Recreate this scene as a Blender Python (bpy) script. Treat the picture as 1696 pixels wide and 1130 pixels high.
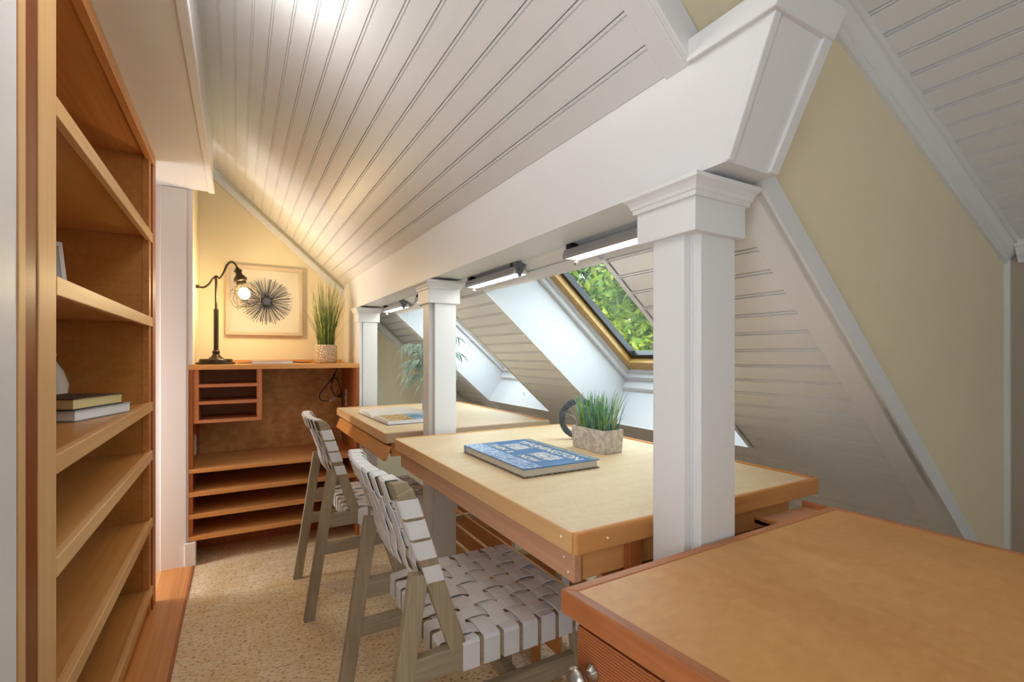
import bpy, bmesh, math, random
from mathutils import Vector, Matrix
random.seed(7)
D = bpy.data
C = bpy.context.scene.collection
for o in list(D.objects): D.objects.remove(o, do_unlink=True)
scene = bpy.context.scene
R = math.radians

# ---------------------------------------------------------------- camera, sky, lights, exposure
cd = D.cameras.new('camera'); cam = D.objects.new('camera', cd); C.objects.link(cam)
cam.location = (0, 0, 1.12); cam.rotation_euler = (R(90), 0, R(-29.8))
cd.sensor_width = 36; cd.lens = 795 / 1696 * 36; cd.shift_y = 23 / 1696
cd.clip_start = .02; cd.clip_end = 200
scene.camera = cam

w = D.worlds.new('sky'); scene.world = w; w.use_nodes = True
bg = w.node_tree.nodes['Background']
bg.inputs[0].default_value = (.76, .88, 1.0, 1); bg.inputs[1].default_value = 5.0

def area(name, loc, rot, sx, sy, power, col=(1, 1, 1)):
    l = D.lights.new(name, 'AREA'); l.shape = 'RECTANGLE'; l.size = sx; l.size_y = sy
    l.energy = power; l.color = col
    o = D.objects.new(name, l); C.objects.link(o); o.location = loc; o.rotation_euler = rot
    return o
def point(name, loc, power, col, r=.03):
    l = D.lights.new(name, 'POINT'); l.energy = power; l.color = col; l.shadow_soft_size = r
    o = D.objects.new(name, l); C.objects.link(o); o.location = loc
    return o
# added fill lights without a visible source, plus the ceiling lamp above the view
area('rear_fill', (1.35, -1.25, 1.35), (R(90), 0, 0), 1.4, 1.7, 2.3, (.68, .82, 1))  # added cool fill from behind the camera
area('left_fill', (-.62, -.1, .85), (R(102), 0, R(-14)), .6, 1.3, 7.6, (.93, .96, 1))  # added soft fill from low on the left, no opening there
point('ceiling_lamp', (0.02, 1.20, 2.04), 3.6, (1, .97, .93), .12)
point('overhead_fill', (-.12, .35, 1.9), 1.5, (1, .95, .9), .08)  # unseen point light added to lift the ceiling and bookcase

area('stair_daylight', (-1.0, 2.88, .8), (R(90), 0, R(-90)), .34, 1.1, 7, (1, .97, .94))
vs = scene.view_settings
vs.view_transform = 'Standard'; vs.look = 'None'; vs.gamma = 1; vs.exposure = .78
vs.use_curve_mapping = False

# ---------------------------------------------------------------- materials
def s2l(c):
    return tuple(((x / 255) / 12.92 if x / 255 <= .04045 else ((x / 255 + .055) / 1.055) ** 2.4) for x in c)
MATS = {}
def base_mat(name):
    m = D.materials.new(name); m.use_nodes = True
    nt = m.node_tree; b = nt.nodes['Principled BSDF']
    MATS[name] = m
    return m, nt, b
def N(nt, t, **k):
    n = nt.nodes.new(t)
    for a, v in k.items():
        if a in n.inputs: n.inputs[a].default_value = v
        else: setattr(n, a, v)
    return n
def paint(name, col, rough=.45, bump=.02, scale=60, spec=.5, metal=0, var=.04):
    m, nt, b = base_mat(name)
    tc = N(nt, 'ShaderNodeTexCoord'); no = N(nt, 'ShaderNodeTexNoise'); no.inputs['Scale'].default_value = scale
    no.inputs['Detail'].default_value = 4
    nt.links.new(tc.outputs['Object'], no.inputs['Vector'])
    n2 = N(nt, 'ShaderNodeTexNoise'); n2.inputs['Scale'].default_value = 3
    nt.links.new(tc.outputs['Object'], n2.inputs['Vector'])
    mix = N(nt, 'ShaderNodeMix', data_type='RGBA')
    c = s2l(col)
    mix.inputs[6].default_value = (*[x * (1 - var) for x in c], 1); mix.inputs[7].default_value = (*[min(1, x * (1 + var)) for x in c], 1)
    nt.links.new(n2.outputs[0], mix.inputs[0]); nt.links.new(mix.outputs[2], b.inputs['Base Color'])
    bp = N(nt, 'ShaderNodeBump'); bp.inputs['Strength'].default_value = bump; bp.inputs['Distance'].default_value = .002
    nt.links.new(no.outputs[0], bp.inputs['Height']); nt.links.new(bp.outputs[0], b.inputs['Normal'])
    b.inputs['Roughness'].default_value = rough; b.inputs['Metallic'].default_value = metal
    b.inputs['Specular IOR Level'].default_value = spec
    return m
def wood(name, c1, c2, axis='Y', rough=.4, fine=70, stretch=1.5, bump=.08, spec=.4, contrast=(.3, .7), coarse=8):
    """long grain along axis; a broad figure and a fine grain"""
    m, nt, b = base_mat(name)
    tc = N(nt, 'ShaderNodeTexCoord')
    def noise(sc, st, det):
        mp = N(nt, 'ShaderNodeMapping')
        v = [sc, sc, sc]; v['XYZ'.index(axis)] = st
        mp.inputs['Scale'].default_value = v
        nt.links.new(tc.outputs['Object'], mp.inputs['Vector'])
        n = N(nt, 'ShaderNodeTexNoise'); n.inputs['Scale'].default_value = 1; n.inputs['Detail'].default_value = det
        n.inputs['Distortion'].default_value = .4
        nt.links.new(mp.outputs[0], n.inputs['Vector']); return n
    a = noise(coarse, stretch * .5, 3); f = noise(fine, stretch, 4)
    ad = N(nt, 'ShaderNodeMath', operation='ADD'); nt.links.new(a.outputs[0], ad.inputs[0]); nt.links.new(f.outputs[0], ad.inputs[1])
    hv = N(nt, 'ShaderNodeMath', operation='MULTIPLY'); hv.inputs[1].default_value = .5; nt.links.new(ad.outputs[0], hv.inputs[0])
    cr = N(nt, 'ShaderNodeValToRGB')
    cr.color_ramp.elements[0].position = contrast[0]; cr.color_ramp.elements[1].position = contrast[1]
    cr.color_ramp.elements[0].color = (*s2l(c1), 1); cr.color_ramp.elements[1].color = (*s2l(c2), 1)
    nt.links.new(hv.outputs[0], cr.inputs[0]); nt.links.new(cr.outputs[0], b.inputs['Base Color'])
    bp = N(nt, 'ShaderNodeBump'); bp.inputs['Strength'].default_value = bump; bp.inputs['Distance'].default_value = .002
    nt.links.new(f.outputs[0], bp.inputs['Height']); nt.links.new(bp.outputs[0], b.inputs['Normal'])
    b.inputs['Roughness'].default_value = rough; b.inputs['Specular IOR Level'].default_value = spec
    return m
def emit(name, col, strength):
    m, nt, b = base_mat(name)
    b.inputs['Base Color'].default_value = (*s2l(col), 1)
    b.inputs['Emission Color'].default_value = (*s2l(col), 1); b.inputs['Emission Strength'].default_value = strength
    return m

WHITE = paint('white_paint', (228, 229, 231), .42, .03, 40, .5)
WHITE2 = paint('reveal_white', (212, 214, 217), .5, .02, 40, .4)
SHADEW = paint('shaded_taupe_paint', (176, 162, 148), .5, .04, 160, .35, var=.02)  # darker taupe, the right wall's shade mixed into the colour
YEL = paint('pale_yellow_paint', (238, 225, 194), .5, .04, 160, .35, var=.02)
MDF = wood('light_hardboard', (220, 194, 154), (234, 212, 176), 'Y', .42, 90, 60, .02, .4, coarse=5)
MDFD = wood('aged_hardboard', (200, 140, 76), (216, 162, 98), 'X', .36, 60, 40, .02, .5, (.3, .7), coarse=4)
OAKL = wood('light_fir_edge', (206, 156, 100), (228, 184, 130), 'Y', .45)
OAKLZ = wood('light_fir_upright', (212, 164, 108), (228, 186, 134), 'Z', .45)
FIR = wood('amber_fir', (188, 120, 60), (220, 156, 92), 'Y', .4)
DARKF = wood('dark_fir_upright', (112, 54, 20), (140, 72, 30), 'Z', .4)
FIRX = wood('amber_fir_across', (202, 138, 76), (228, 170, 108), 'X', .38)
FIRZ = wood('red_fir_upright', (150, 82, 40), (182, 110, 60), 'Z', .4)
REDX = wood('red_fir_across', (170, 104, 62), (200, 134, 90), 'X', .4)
REDY = wood('red_fir_length', (150, 86, 48), (186, 118, 70), 'Y', .35)
PINKY = wood('worn_pinkish_fir', (190, 136, 104), (212, 164, 132), 'Y', .4)
PALEX = wood('weathered_pale_edge', (178, 150, 118), (206, 182, 150), 'X', .5)
PANEL = wood('brown_hardboard', (190, 128, 62), (208, 148, 80), 'Z', .4, 60, 50, .02, .4, coarse=4)
PANELD = wood('stained_hardboard', (184, 128, 70), (222, 172, 112), 'X', .42, 30, 20, .02, .4, (.35, .65), coarse=5)
SHELF = wood('fir_veneer_shelf', (186, 128, 68), (208, 154, 92), 'Y', .35)
GREYW = wood('grey_washed_oak', (142, 126, 102), (184, 168, 142), 'Z', .6, 120, 6, .25, .3)
GREYX = wood('grey_washed_oak_across', (146, 130, 106), (188, 172, 147), 'X', .6, 120, 6, .25, .3)
BLACK = paint('black_plastic', (22, 20, 20), .4)
DARKM = paint('dark_bronze', (66, 56, 46), .35, .02, 60, .5, .8)
STEEL = paint('brushed_steel', (176, 172, 166), .3, .03, 200, .5, 1)
GREYM = paint('grey_metal', (112, 118, 128), .4, .02, 50, .5, .3)
LGREY = paint('pale_grey_metal', (168, 170, 174), .35, .02, 50, .5, .3)
PLASTIC = paint('white_plastic', (226, 224, 220), .35)
PAPER = paint('paper_edges', (214, 208, 196), .7, .15, 300)
PAPERY = paint('yellowed_paper_edges', (222, 206, 150), .7, .15, 300)
PAPERW = paint('white_page', (236, 238, 240), .5)
PURPLE = paint('dark_aubergine_cloth', (60, 42, 44), .5)
BLUEGREY = paint('grey_blue_cloth', (150, 158, 168), .6)
BROWNC = paint('tan_cover', (140, 110, 92), .6)
TEALB = paint('deep_blue_cover', (50, 120, 182), .3, .01)
PALEB = paint('pale_blue_photo_band', (150, 184, 220), .3, .01)
VASE = paint('blue_grey_ceramic', (150, 160, 172), .3)
CANVAS = paint('cream_canvas', (216, 210, 198), .8, .4, 500)
NAVY = paint('navy_thread', (62, 70, 88), .7)
FRAMEW = wood('pale_oak_frame', (198, 178, 156), (216, 198, 176), 'X', .5)
GOLD = paint('pale_gold_ink', (240, 232, 216), .4)
PINE = wood('varnished_pine', (176, 136, 76), (200, 162, 98), 'Y', .35)
SOIL = paint('dark_moss', (50, 60, 36), .9)
PINK = paint('pinkish_tag', (206, 160, 156), .6)

def strap_mat():
    m, nt, b = base_mat('woven_cotton_strap')
    tc = N(nt, 'ShaderNodeTexCoord')
    w1 = N(nt, 'ShaderNodeTexWave'); w1.inputs['Scale'].default_value = 180; w1.bands_direction = 'X'
    w2 = N(nt, 'ShaderNodeTexWave'); w2.inputs['Scale'].default_value = 180; w2.bands_direction = 'Y'
    for q in (w1, w2): nt.links.new(tc.outputs['Object'], q.inputs['Vector'])
    mu = N(nt, 'ShaderNodeMath', operation='MULTIPLY'); nt.links.new(w1.outputs[1], mu.inputs[0]); nt.links.new(w2.outputs[1], mu.inputs[1])
    mix = N(nt, 'ShaderNodeMix', data_type='RGBA')
    mix.inputs[6].default_value = (*s2l((226, 226, 229)), 1); mix.inputs[7].default_value = (*s2l((244, 244, 246)), 1)
    nt.links.new(mu.outputs[0], mix.inputs[0]); nt.links.new(mix.outputs[2], b.inputs['Base Color'])
    bp = N(nt, 'ShaderNodeBump'); bp.inputs['Strength'].default_value = .2; bp.inputs['Distance'].default_value = .001
    nt.links.new(mu.outputs[0], bp.inputs['Height']); nt.links.new(bp.outputs[0], b.inputs['Normal'])
    b.inputs['Roughness'].default_value = .75
    return m
STRAP = strap_mat()
def cork_mat():
    m, nt, b = base_mat('cork')
    tc = N(nt, 'ShaderNodeTexCoord')
    mp = N(nt, 'ShaderNodeMapping'); mp.inputs['Scale'].default_value = (60, 150, 60)
    nt.links.new(tc.outputs['Object'], mp.inputs['Vector'])
    n1 = N(nt, 'ShaderNodeTexNoise'); n1.inputs['Scale'].default_value = 1; n1.inputs['Detail'].default_value = 5; n1.inputs['Roughness'].default_value = .65
    nt.links.new(mp.outputs[0], n1.inputs['Vector'])
    mp2 = N(nt, 'ShaderNodeMapping'); mp2.inputs['Scale'].default_value = (6, 3, 6)
    nt.links.new(tc.outputs['Object'], mp2.inputs['Vector'])
    n2 = N(nt, 'ShaderNodeTexNoise'); n2.inputs['Scale'].default_value = 1; n2.inputs['Detail'].default_value = 3
    nt.links.new(mp2.outputs[0], n2.inputs['Vector'])
    mp3 = N(nt, 'ShaderNodeMapping'); mp3.inputs['Scale'].default_value = (9, 30, 9)
    nt.links.new(tc.outputs['Object'], mp3.inputs['Vector'])
    n3 = N(nt, 'ShaderNodeTexNoise'); n3.inputs['Scale'].default_value = 1; n3.inputs['Detail'].default_value = 2
    nt.links.new(mp3.outputs[0], n3.inputs['Vector'])
    base = N(nt, 'ShaderNodeMix', data_type='RGBA')
    base.inputs[6].default_value = (*s2l((228, 200, 152)), 1); base.inputs[7].default_value = (*s2l((243, 228, 198)), 1)
    a = N(nt, 'ShaderNodeMath', operation='ADD'); nt.links.new(n2.outputs[0], a.inputs[0]); nt.links.new(n3.outputs[0], a.inputs[1])
    mr = N(nt, 'ShaderNodeMapRange'); mr.inputs[1].default_value = .75; mr.inputs[2].default_value = 1.25
    nt.links.new(a.outputs[0], mr.inputs[0]); nt.links.new(mr.outputs[0], base.inputs[0])
    cr = N(nt, 'ShaderNodeValToRGB'); cr.color_ramp.elements[0].position = .38; cr.color_ramp.elements[1].position = .46
    cr.color_ramp.elements[0].color = (1, 1, 1, 1); cr.color_ramp.elements[1].color = (0, 0, 0, 1)
    nt.links.new(n1.outputs[0], cr.inputs[0])
    sp = N(nt, 'ShaderNodeMix', data_type='RGBA'); sp.inputs[7].default_value = (*s2l((142, 98, 56)), 1)
    nt.links.new(cr.outputs[0], sp.inputs[0]); nt.links.new(base.outputs[2], sp.inputs[6])
    nt.links.new(sp.outputs[2], b.inputs['Base Color'])
    bp = N(nt, 'ShaderNodeBump'); bp.inputs['Strength'].default_value = .15; bp.inputs['Distance'].default_value = .002
    nt.links.new(n1.outputs[0], bp.inputs['Height']); nt.links.new(bp.outputs[0], b.inputs['Normal'])
    b.inputs['Roughness'].default_value = .38
    return m
CORK = cork_mat()
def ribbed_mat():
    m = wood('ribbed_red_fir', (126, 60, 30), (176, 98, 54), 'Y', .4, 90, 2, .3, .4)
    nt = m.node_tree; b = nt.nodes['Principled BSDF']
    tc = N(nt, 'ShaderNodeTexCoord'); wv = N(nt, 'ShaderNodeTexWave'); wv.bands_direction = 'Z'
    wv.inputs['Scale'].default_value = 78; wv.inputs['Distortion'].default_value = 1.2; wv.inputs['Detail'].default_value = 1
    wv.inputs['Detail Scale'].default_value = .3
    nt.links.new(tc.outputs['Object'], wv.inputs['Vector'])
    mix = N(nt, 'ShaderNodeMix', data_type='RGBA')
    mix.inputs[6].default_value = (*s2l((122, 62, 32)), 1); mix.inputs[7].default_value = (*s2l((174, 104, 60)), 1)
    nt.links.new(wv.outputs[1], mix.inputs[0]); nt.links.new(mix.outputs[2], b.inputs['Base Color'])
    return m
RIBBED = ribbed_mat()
def leaf_mat(name, c1, c2, rough=.5, trans=.25, scale=9):
    m, nt, b = base_mat(name)
    tc = N(nt, 'ShaderNodeTexCoord'); n = N(nt, 'ShaderNodeTexNoise'); n.inputs['Scale'].default_value = scale; n.inputs['Detail'].default_value = 3
    nt.links.new(tc.outputs['Object'], n.inputs['Vector'])
    cr = N(nt, 'ShaderNodeValToRGB'); cr.color_ramp.elements[0].position = .35; cr.color_ramp.elements[1].position = .65
    cr.color_ramp.elements[0].color = (*s2l(c1), 1); cr.color_ramp.elements[1].color = (*s2l(c2), 1)
    nt.links.new(n.outputs[0], cr.inputs[0]); nt.links.new(cr.outputs[0], b.inputs['Base Color'])
    b.inputs['Roughness'].default_value = rough
    tr = N(nt, 'ShaderNodeBsdfTranslucent'); nt.links.new(cr.outputs[0], tr.inputs[0])
    ms = N(nt, 'ShaderNodeMixShader'); ms.inputs[0].default_value = trans
    nt.links.new(b.outputs[0], ms.inputs[1]); nt.links.new(tr.outputs[0], ms.inputs[2])
    nt.links.new(ms.outputs[0], nt.nodes['Material Output'].inputs[0])
    return m
GRASS = leaf_mat('green_grass_blades', (112, 132, 58), (182, 190, 112), scale=30)
GRASSD = leaf_mat('green_grass_lower', (64, 88, 40), (112, 134, 70), scale=30)
TEALG = leaf_mat('blue_green_blades', (84, 132, 112), (128, 168, 146), scale=40)
LIME = leaf_mat('lime_blades', (118, 158, 70), (164, 194, 104), scale=40)
PALEG = leaf_mat('straw_blades', (176, 180, 160), (200, 200, 176), scale=40)
EUCA = leaf_mat('silvery_green_leaves', (140, 168, 156), (192, 214, 202), scale=20)
TLEAF = leaf_mat('garden_leaves', (38, 58, 18), (122, 150, 50), .5, .45, 3)
TLEAF2 = leaf_mat('garden_leaves_yellow', (80, 100, 28), (166, 170, 62), .5, .45, 3)
TLEAFD = leaf_mat('garden_leaves_dark', (28, 42, 16), (84, 106, 42), .5, .35, 3)
BARK = paint('grey_bark', (112, 104, 92), .9, .5, 60, var=.3)
def stone_mat():
    m, nt, b = base_mat('rough_pale_concrete')
    tc = N(nt, 'ShaderNodeTexCoord'); n = N(nt, 'ShaderNodeTexNoise'); n.inputs['Scale'].default_value = 60; n.inputs['Detail'].default_value = 6
    nt.links.new(tc.outputs['Object'], n.inputs['Vector'])
    cr = N(nt, 'ShaderNodeValToRGB'); cr.color_ramp.elements[0].position = .35; cr.color_ramp.elements[1].position = .62
    cr.color_ramp.elements[0].color = (*s2l((184, 174, 164)), 1); cr.color_ramp.elements[1].color = (*s2l((222, 216, 208)), 1)
    nt.links.new(n.outputs[0], cr.inputs[0]); nt.links.new(cr.outputs[0], b.inputs['Base Color'])
    bp = N(nt, 'ShaderNodeBump'); bp.inputs['Strength'].default_value = .3; bp.inputs['Distance'].default_value = .002
    nt.links.new(n.outputs[0], bp.inputs['Height']); nt.links.new(bp.outputs[0], b.inputs['Normal'])
    b.inputs['Roughness'].default_value = .85
    return m
STONE = stone_mat()
def pebble_mat():
    m, nt, b = base_mat('pebbled_ceramic')
    tc = N(nt, 'ShaderNodeTexCoord'); v = N(nt, 'ShaderNodeTexVoronoi'); v.inputs['Scale'].default_value = 75; v.feature = 'DISTANCE_TO_EDGE'
    nt.links.new(tc.outputs['Object'], v.inputs['Vector'])
    cr = N(nt, 'ShaderNodeValToRGB'); cr.color_ramp.elements[0].position = .08; cr.color_ramp.elements[1].position = .2
    cr.color_ramp.elements[0].color = (*s2l((176, 152, 122)), 1); cr.color_ramp.elements[1].color = (*s2l((226, 214, 196)), 1)
    nt.links.new(v.outputs[0], cr.inputs[0]); nt.links.new(cr.outputs[0], b.inputs['Base Color'])
    bp = N(nt, 'ShaderNodeBump'); bp.inputs['Strength'].default_value = .6; bp.inputs['Distance'].default_value = .004
    nt.links.new(cr.outputs[0], bp.inputs['Height']); nt.links.new(bp.outputs[0], b.inputs['Normal'])
    b.inputs['Roughness'].default_value = .6
    return m
PEBBLE = pebble_mat()
def glass_mat(name, tint=(1, 1, 1), rough=0, clear=True):
    m, nt, b = base_mat(name)
    if clear:
        t = N(nt, 'ShaderNodeBsdfTransparent'); t.inputs[0].default_value = (*tint, 1)
        g = N(nt, 'ShaderNodeBsdfGlossy'); g.inputs['Roughness'].default_value = rough
        ms = N(nt, 'ShaderNodeMixShader'); ms.inputs[0].default_value = .05
        nt.links.new(t.outputs[0], ms.inputs[1]); nt.links.new(g.outputs[0], ms.inputs[2])
        nt.links.new(ms.outputs[0], nt.nodes['Material Output'].inputs[0])
    return m
GLASS = glass_mat('window_glass', (.95, .98, .96))
BULBG = glass_mat('bulb_glass', (1, .97, .9))
TUBE = emit('glowing_tube', (255, 246, 230), 6)
BULB = emit('glowing_bulb', (255, 222, 160), 26)
def photo_mat(name, stops, scale=18, dist=1.5, stretch=(1, 1, 1)):
    m, nt, b = base_mat(name)
    tc = N(nt, 'ShaderNodeTexCoord'); mp = N(nt, 'ShaderNodeMapping'); mp.inputs['Scale'].default_value = stretch
    n = N(nt, 'ShaderNodeTexNoise'); n.inputs['Scale'].default_value = scale; n.inputs['Detail'].default_value = 5; n.inputs['Distortion'].default_value = dist
    nt.links.new(tc.outputs['Object'], mp.inputs[0]); nt.links.new(mp.outputs[0], n.inputs['Vector'])
    cr = N(nt, 'ShaderNodeValToRGB'); e = cr.color_ramp.elements
    while len(e) < len(stops): e.new(.5)
    for el, (p, c) in zip(e, stops): el.position = p; el.color = (*s2l(c), 1)
    nt.links.new(n.outputs[0], cr.inputs[0]); nt.links.new(cr.outputs[0], b.inputs['Base Color'])
    b.inputs['Roughness'].default_value = .3
    return m
PH1 = photo_mat('printed_photo_snow', [(.35, (90, 96, 104)), (.5, (190, 200, 214)), (.62, (232, 236, 240))], 60)
PH2 = photo_mat('printed_photo_blue_band', [(.35, (70, 110, 178)), (.5, (130, 172, 220)), (.6, (196, 216, 238))], 45, 2)
PH3 = photo_mat('printed_photo_town', [(.35, (70, 96, 110)), (.5, (130, 150, 160)), (.62, (176, 188, 192))], 70)
PH4 = photo_mat('printed_photo_autumn', [(.36, (98, 92, 60)), (.46, (224, 168, 80)), (.55, (238, 222, 170)), (.64, (120, 140, 120))], 30)
PH5 = photo_mat('printed_photo_sea', [(.34, (78, 120, 150)), (.46, (112, 164, 216)), (.6, (196, 220, 240))], 7, 2, (1, .4, 1))
PHB = photo_mat('dark_back_cover', [(.4, (60, 54, 50)), (.55, (100, 92, 86)), (.7, (190, 186, 180))], 90)

# ---------------------------------------------------------------- mesh helpers
class MB:
    def __init__(s): s.v = []; s.f = []
    def add(s, vs, fs):
        n = len(s.v); s.v += [tuple(p) for p in vs]; s.f += [tuple(i + n for i in q) for q in fs]; return s
    def box(s, x0, x1, y0, y1, z0, z1):
        return s.hexa([(x0, y0, z0), (x1, y0, z0), (x1, y1, z0), (x0, y1, z0), (x0, y0, z1), (x1, y0, z1), (x1, y1, z1), (x0, y1, z1)])
    def hexa(s, p):
        return s.add(p, [(0, 3, 2, 1), (4, 5, 6, 7), (0, 1, 5, 4), (1, 2, 6, 5), (2, 3, 7, 6), (3, 0, 4, 7)])
    def prism(s, poly, a0, a1, axis='Y'):
        """polygon in the two other axes (order XYZ minus axis) extruded along axis"""
        def mk(p, a):
            if axis == 'Y': return (p[0], a, p[1])
            if axis == 'X': return (a, p[0], p[1])
            return (p[0], p[1], a)
        n = len(poly)
        return s.add([mk(p, a0) for p in poly] + [mk(p, a1) for p in poly],
                     [tuple(range(n)), tuple(range(2 * n - 1, n - 1, -1))] + [(i, i + n, (i + 1) % n + n, (i + 1) % n) for i in range(n)])
    def loft(s, rings, cap=True):
        n = len(rings[0]); b = len(s.v)
        for r in rings: s.v += [tuple(p) for p in r]
        for k in range(len(rings) - 1):
            for i in range(n):
                j = (i + 1) % n
                s.f.append((b + k * n + i, b + k * n + j, b + (k + 1) * n + j, b + (k + 1) * n + i))
        if cap:
            s.f.append(tuple(b + i for i in range(n - 1, -1, -1))); s.f.append(tuple(b + (len(rings) - 1) * n + i for i in range(n)))
        return s
    def lathe(s, prof, cx=0, cy=0, n=24, cap=True):
        return s.loft([[(cx + r * math.cos(2 * math.pi * i / n), cy + r * math.sin(2 * math.pi * i / n), z) for i in range(n)] for r, z in prof], cap)
    def tube(s, pts, r, n=8, closed=False):
        pts = [Vector(p) for p in pts]; rings = []
        m = len(pts); up = None
        for i, p in enumerate(pts):
            if closed: t = (pts[(i + 1) % m] - pts[i - 1])
            else: t = pts[min(i + 1, m - 1)] - pts[max(i - 1, 0)]
            t.normalize()
            if up is None:
                up = t.orthogonal().normalized()
            else:
                up = (up - t * up.dot(t)).normalized()
            q = t.cross(up); rr = r[i] if isinstance(r, (list, tuple)) else r
            rings.append([p + (up * math.cos(2 * math.pi * k / n) + q * math.sin(2 * math.pi * k / n)) * rr for k in range(n)])
        if closed: rings.append(rings[0])
        return s.loft(rings, not closed)
    def bar(s, p0, p1, w, t, side=(0, 1, 0)):
        """straight bar, width w in the plane across side, thickness t along side"""
        p0 = Vector(p0); p1 = Vector(p1); d = (p1 - p0).normalized(); sd = Vector(side).normalized()
        q = d.cross(sd).normalized()
        c = []
        for p in (p0, p1):
            c += [p - q * w / 2 - sd * t / 2, p + q * w / 2 - sd * t / 2, p + q * w / 2 + sd * t / 2, p - q * w / 2 + sd * t / 2]
        return s.hexa(c)
    def ribbon(s, pts, wdir, w, t):
        """flat strap through pts, width along wdir, thickness t to both sides"""
        pts = [Vector(p) for p in pts]; wd = Vector(wdir).normalized(); rings = []
        for i, p in enumerate(pts):
            tg = (pts[min(i + 1, len(pts) - 1)] - pts[max(i - 1, 0)]).normalized()
            n = tg.cross(wd).normalized()
            rings.append([p - wd * w / 2 - n * t / 2, p + wd * w / 2 - n * t / 2, p + wd * w / 2 + n * t / 2, p - wd * w / 2 + n * t / 2])
        return s.loft(rings)
    def sphere(s, c, r, n=12, m=8, sz=1):
        return s.lathe([(max(1e-4, r * math.sin(math.pi * k / m)), c[2] - r * sz * math.cos(math.pi * k / m)) for k in range(m + 1)], c[0], c[1], n)
    def build(s, name, mat, parent=None, bevel=0, smooth=False, world=False, seg=2, subs=0):
        me = D.meshes.new(name)
        off = parent.location if (world and parent is not None) else Vector((0, 0, 0))
        me.from_pydata([tuple(Vector(p) - off) for p in s.v], [], s.f); me.update()
        bm = bmesh.new(); bm.from_mesh(me); bmesh.ops.recalc_face_normals(bm, faces=bm.faces); bm.to_mesh(me); bm.free()
        me.materials.append(mat)
        o = D.objects.new(name, me); C.objects.link(o)
        if parent is not None: o.parent = parent
        if smooth: me.polygons.foreach_set('use_smooth', [True] * len(me.polygons))
        if bevel:
            b = o.modifiers.new('bevel', 'BEVEL'); b.width = bevel; b.segments = seg; b.limit_method = 'ANGLE'; b.angle_limit = R(40)
        if subs:
            b = o.modifiers.new('sub', 'SUBSURF'); b.levels = subs; b.render_levels = subs
        return o
def box(x0, x1, y0, y1, z0, z1): return MB().box(x0, x1, y0, y1, z0, z1)
def tag(o, label, cat, group=None):
    o['label'] = label; o['category'] = cat
    if group: o['group'] = group
    return o
def thing(name, label, cat, loc=(0, 0, 0), rz=0, group=None):
    o = D.objects.new(name, None); C.objects.link(o); o.location = loc; o.rotation_euler = (0, 0, rz)
    o.empty_display_size = .05
    return tag(o, label, cat, group)
def struct(o): o['kind'] = 'structure'; return o
def stuff(o): o['kind'] = 'stuff'; return o
def copy_tree(o, parent=None):
    c = o.copy(); C.objects.link(c); c.parent = parent
    for ch in list(o.children): copy_tree(ch, c)
    return c

# roof plane helper: underside Z = 2.175 - .885 X ; n measured outwards
RC, RM = 2.175, .885
nx, nz = RM / math.hypot(1, RM), 1 / math.hypot(1, RM)
def RP(x, y, n=0): return (x + nx * n, y, RC - RM * x + nz * n)
def rslab(x0, x1, y0, y1, n0, n1, mb=None):
    mb = mb or MB()
    return mb.hexa([RP(x0, y0, n0), RP(x1, y0, n0), RP(x1, y1, n0), RP(x0, y1, n0), RP(x0, y0, n1), RP(x1, y0, n1), RP(x1, y1, n1), RP(x0, y1, n1)])

YF = 3.55      # far wall
# ================================================================= FLOOR
fl = struct(box(-.205, 2.5, -1.6, YF, -.04, 0).build('floor', CORK))
fl2 = struct(box(-1.6, -.205, -1.6, YF, -.05, -.012).build('floor', BLACK))
for i, (a, b, mt) in enumerate([(-.335, -.206, FIR), (-.47, -.336, OAKL), (-.605, -.471, OAKL), (-.74, -.606, OAKL), (-.875, -.741, OAKL), (-1.01, -.876, OAKL)]):
    box(a, b, -1.0, 3.5, -.012, .004 if i == 0 else 0).build('floor_board', mt, fl2, bevel=.002)
box(-.209, -.197, -1.0, 3.058, 0, .006).build('threshold_strip', FIRZ, fl2, bevel=.002)

# ================================================================= WALLS
# far gable wall behind lamp and desks
struct(MB().prism([(-1.1, 0), (2.44, 0), (2.1, .36), (-.4, 2.58), (-1.1, 2.58)], YF, YF + .1, 'Y').build('wall_far', YEL))
# rake trim on the far wall
rslab(-.12, 1.9, YF - .022, YF, -.052, -.0145).build('trim_1', WHITE, bevel=.003)['kind'] = 'structure'
# white panel left of the far bookcase, with its return
wp = struct(MB().box(-.50, -.2235, 3.06, 3.10, 0, 2.0).build('wall_left', WHITE))
struct(box(-.2235, -.205, 3.058, 3.10, 1.0675, 1.998).build('trim_9', WHITE))
struct(box(-1.1, -.127, 3.045, 3.06, 2.03, 2.6).build('wall_left', WHITE))  # unseen piece added above the soffit to block a daylight leak
box(-.345, -.232, 3.052, 3.06, .0, 1.998).build('panel', WHITE, wp, bevel=.003)
struct(box(-.30, -.205, 3.10, YF, 1.067, 2.34).build('wall_left', YEL))
b1 = struct(box(-.24, -.19, 3.04, 3.10, 0, .125).build('baseboard_left', WHITE, bevel=.003))
# casing and wall left of the near bookcase
cs = struct(box(-.50, -.322, .2, 1.118, 0, 2.0).build('trim_2', WHITE, bevel=.004))
# partition panel right of far bookcase
struct(box(.660, .676, 3.062, YF, 0, 1.4245).build('wall_right', WHITE))
# knee wall low behind the desks
struct(box(2.0, 2.05, .56, YF, 0, .45).build('wall_right', WHITE))
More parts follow.
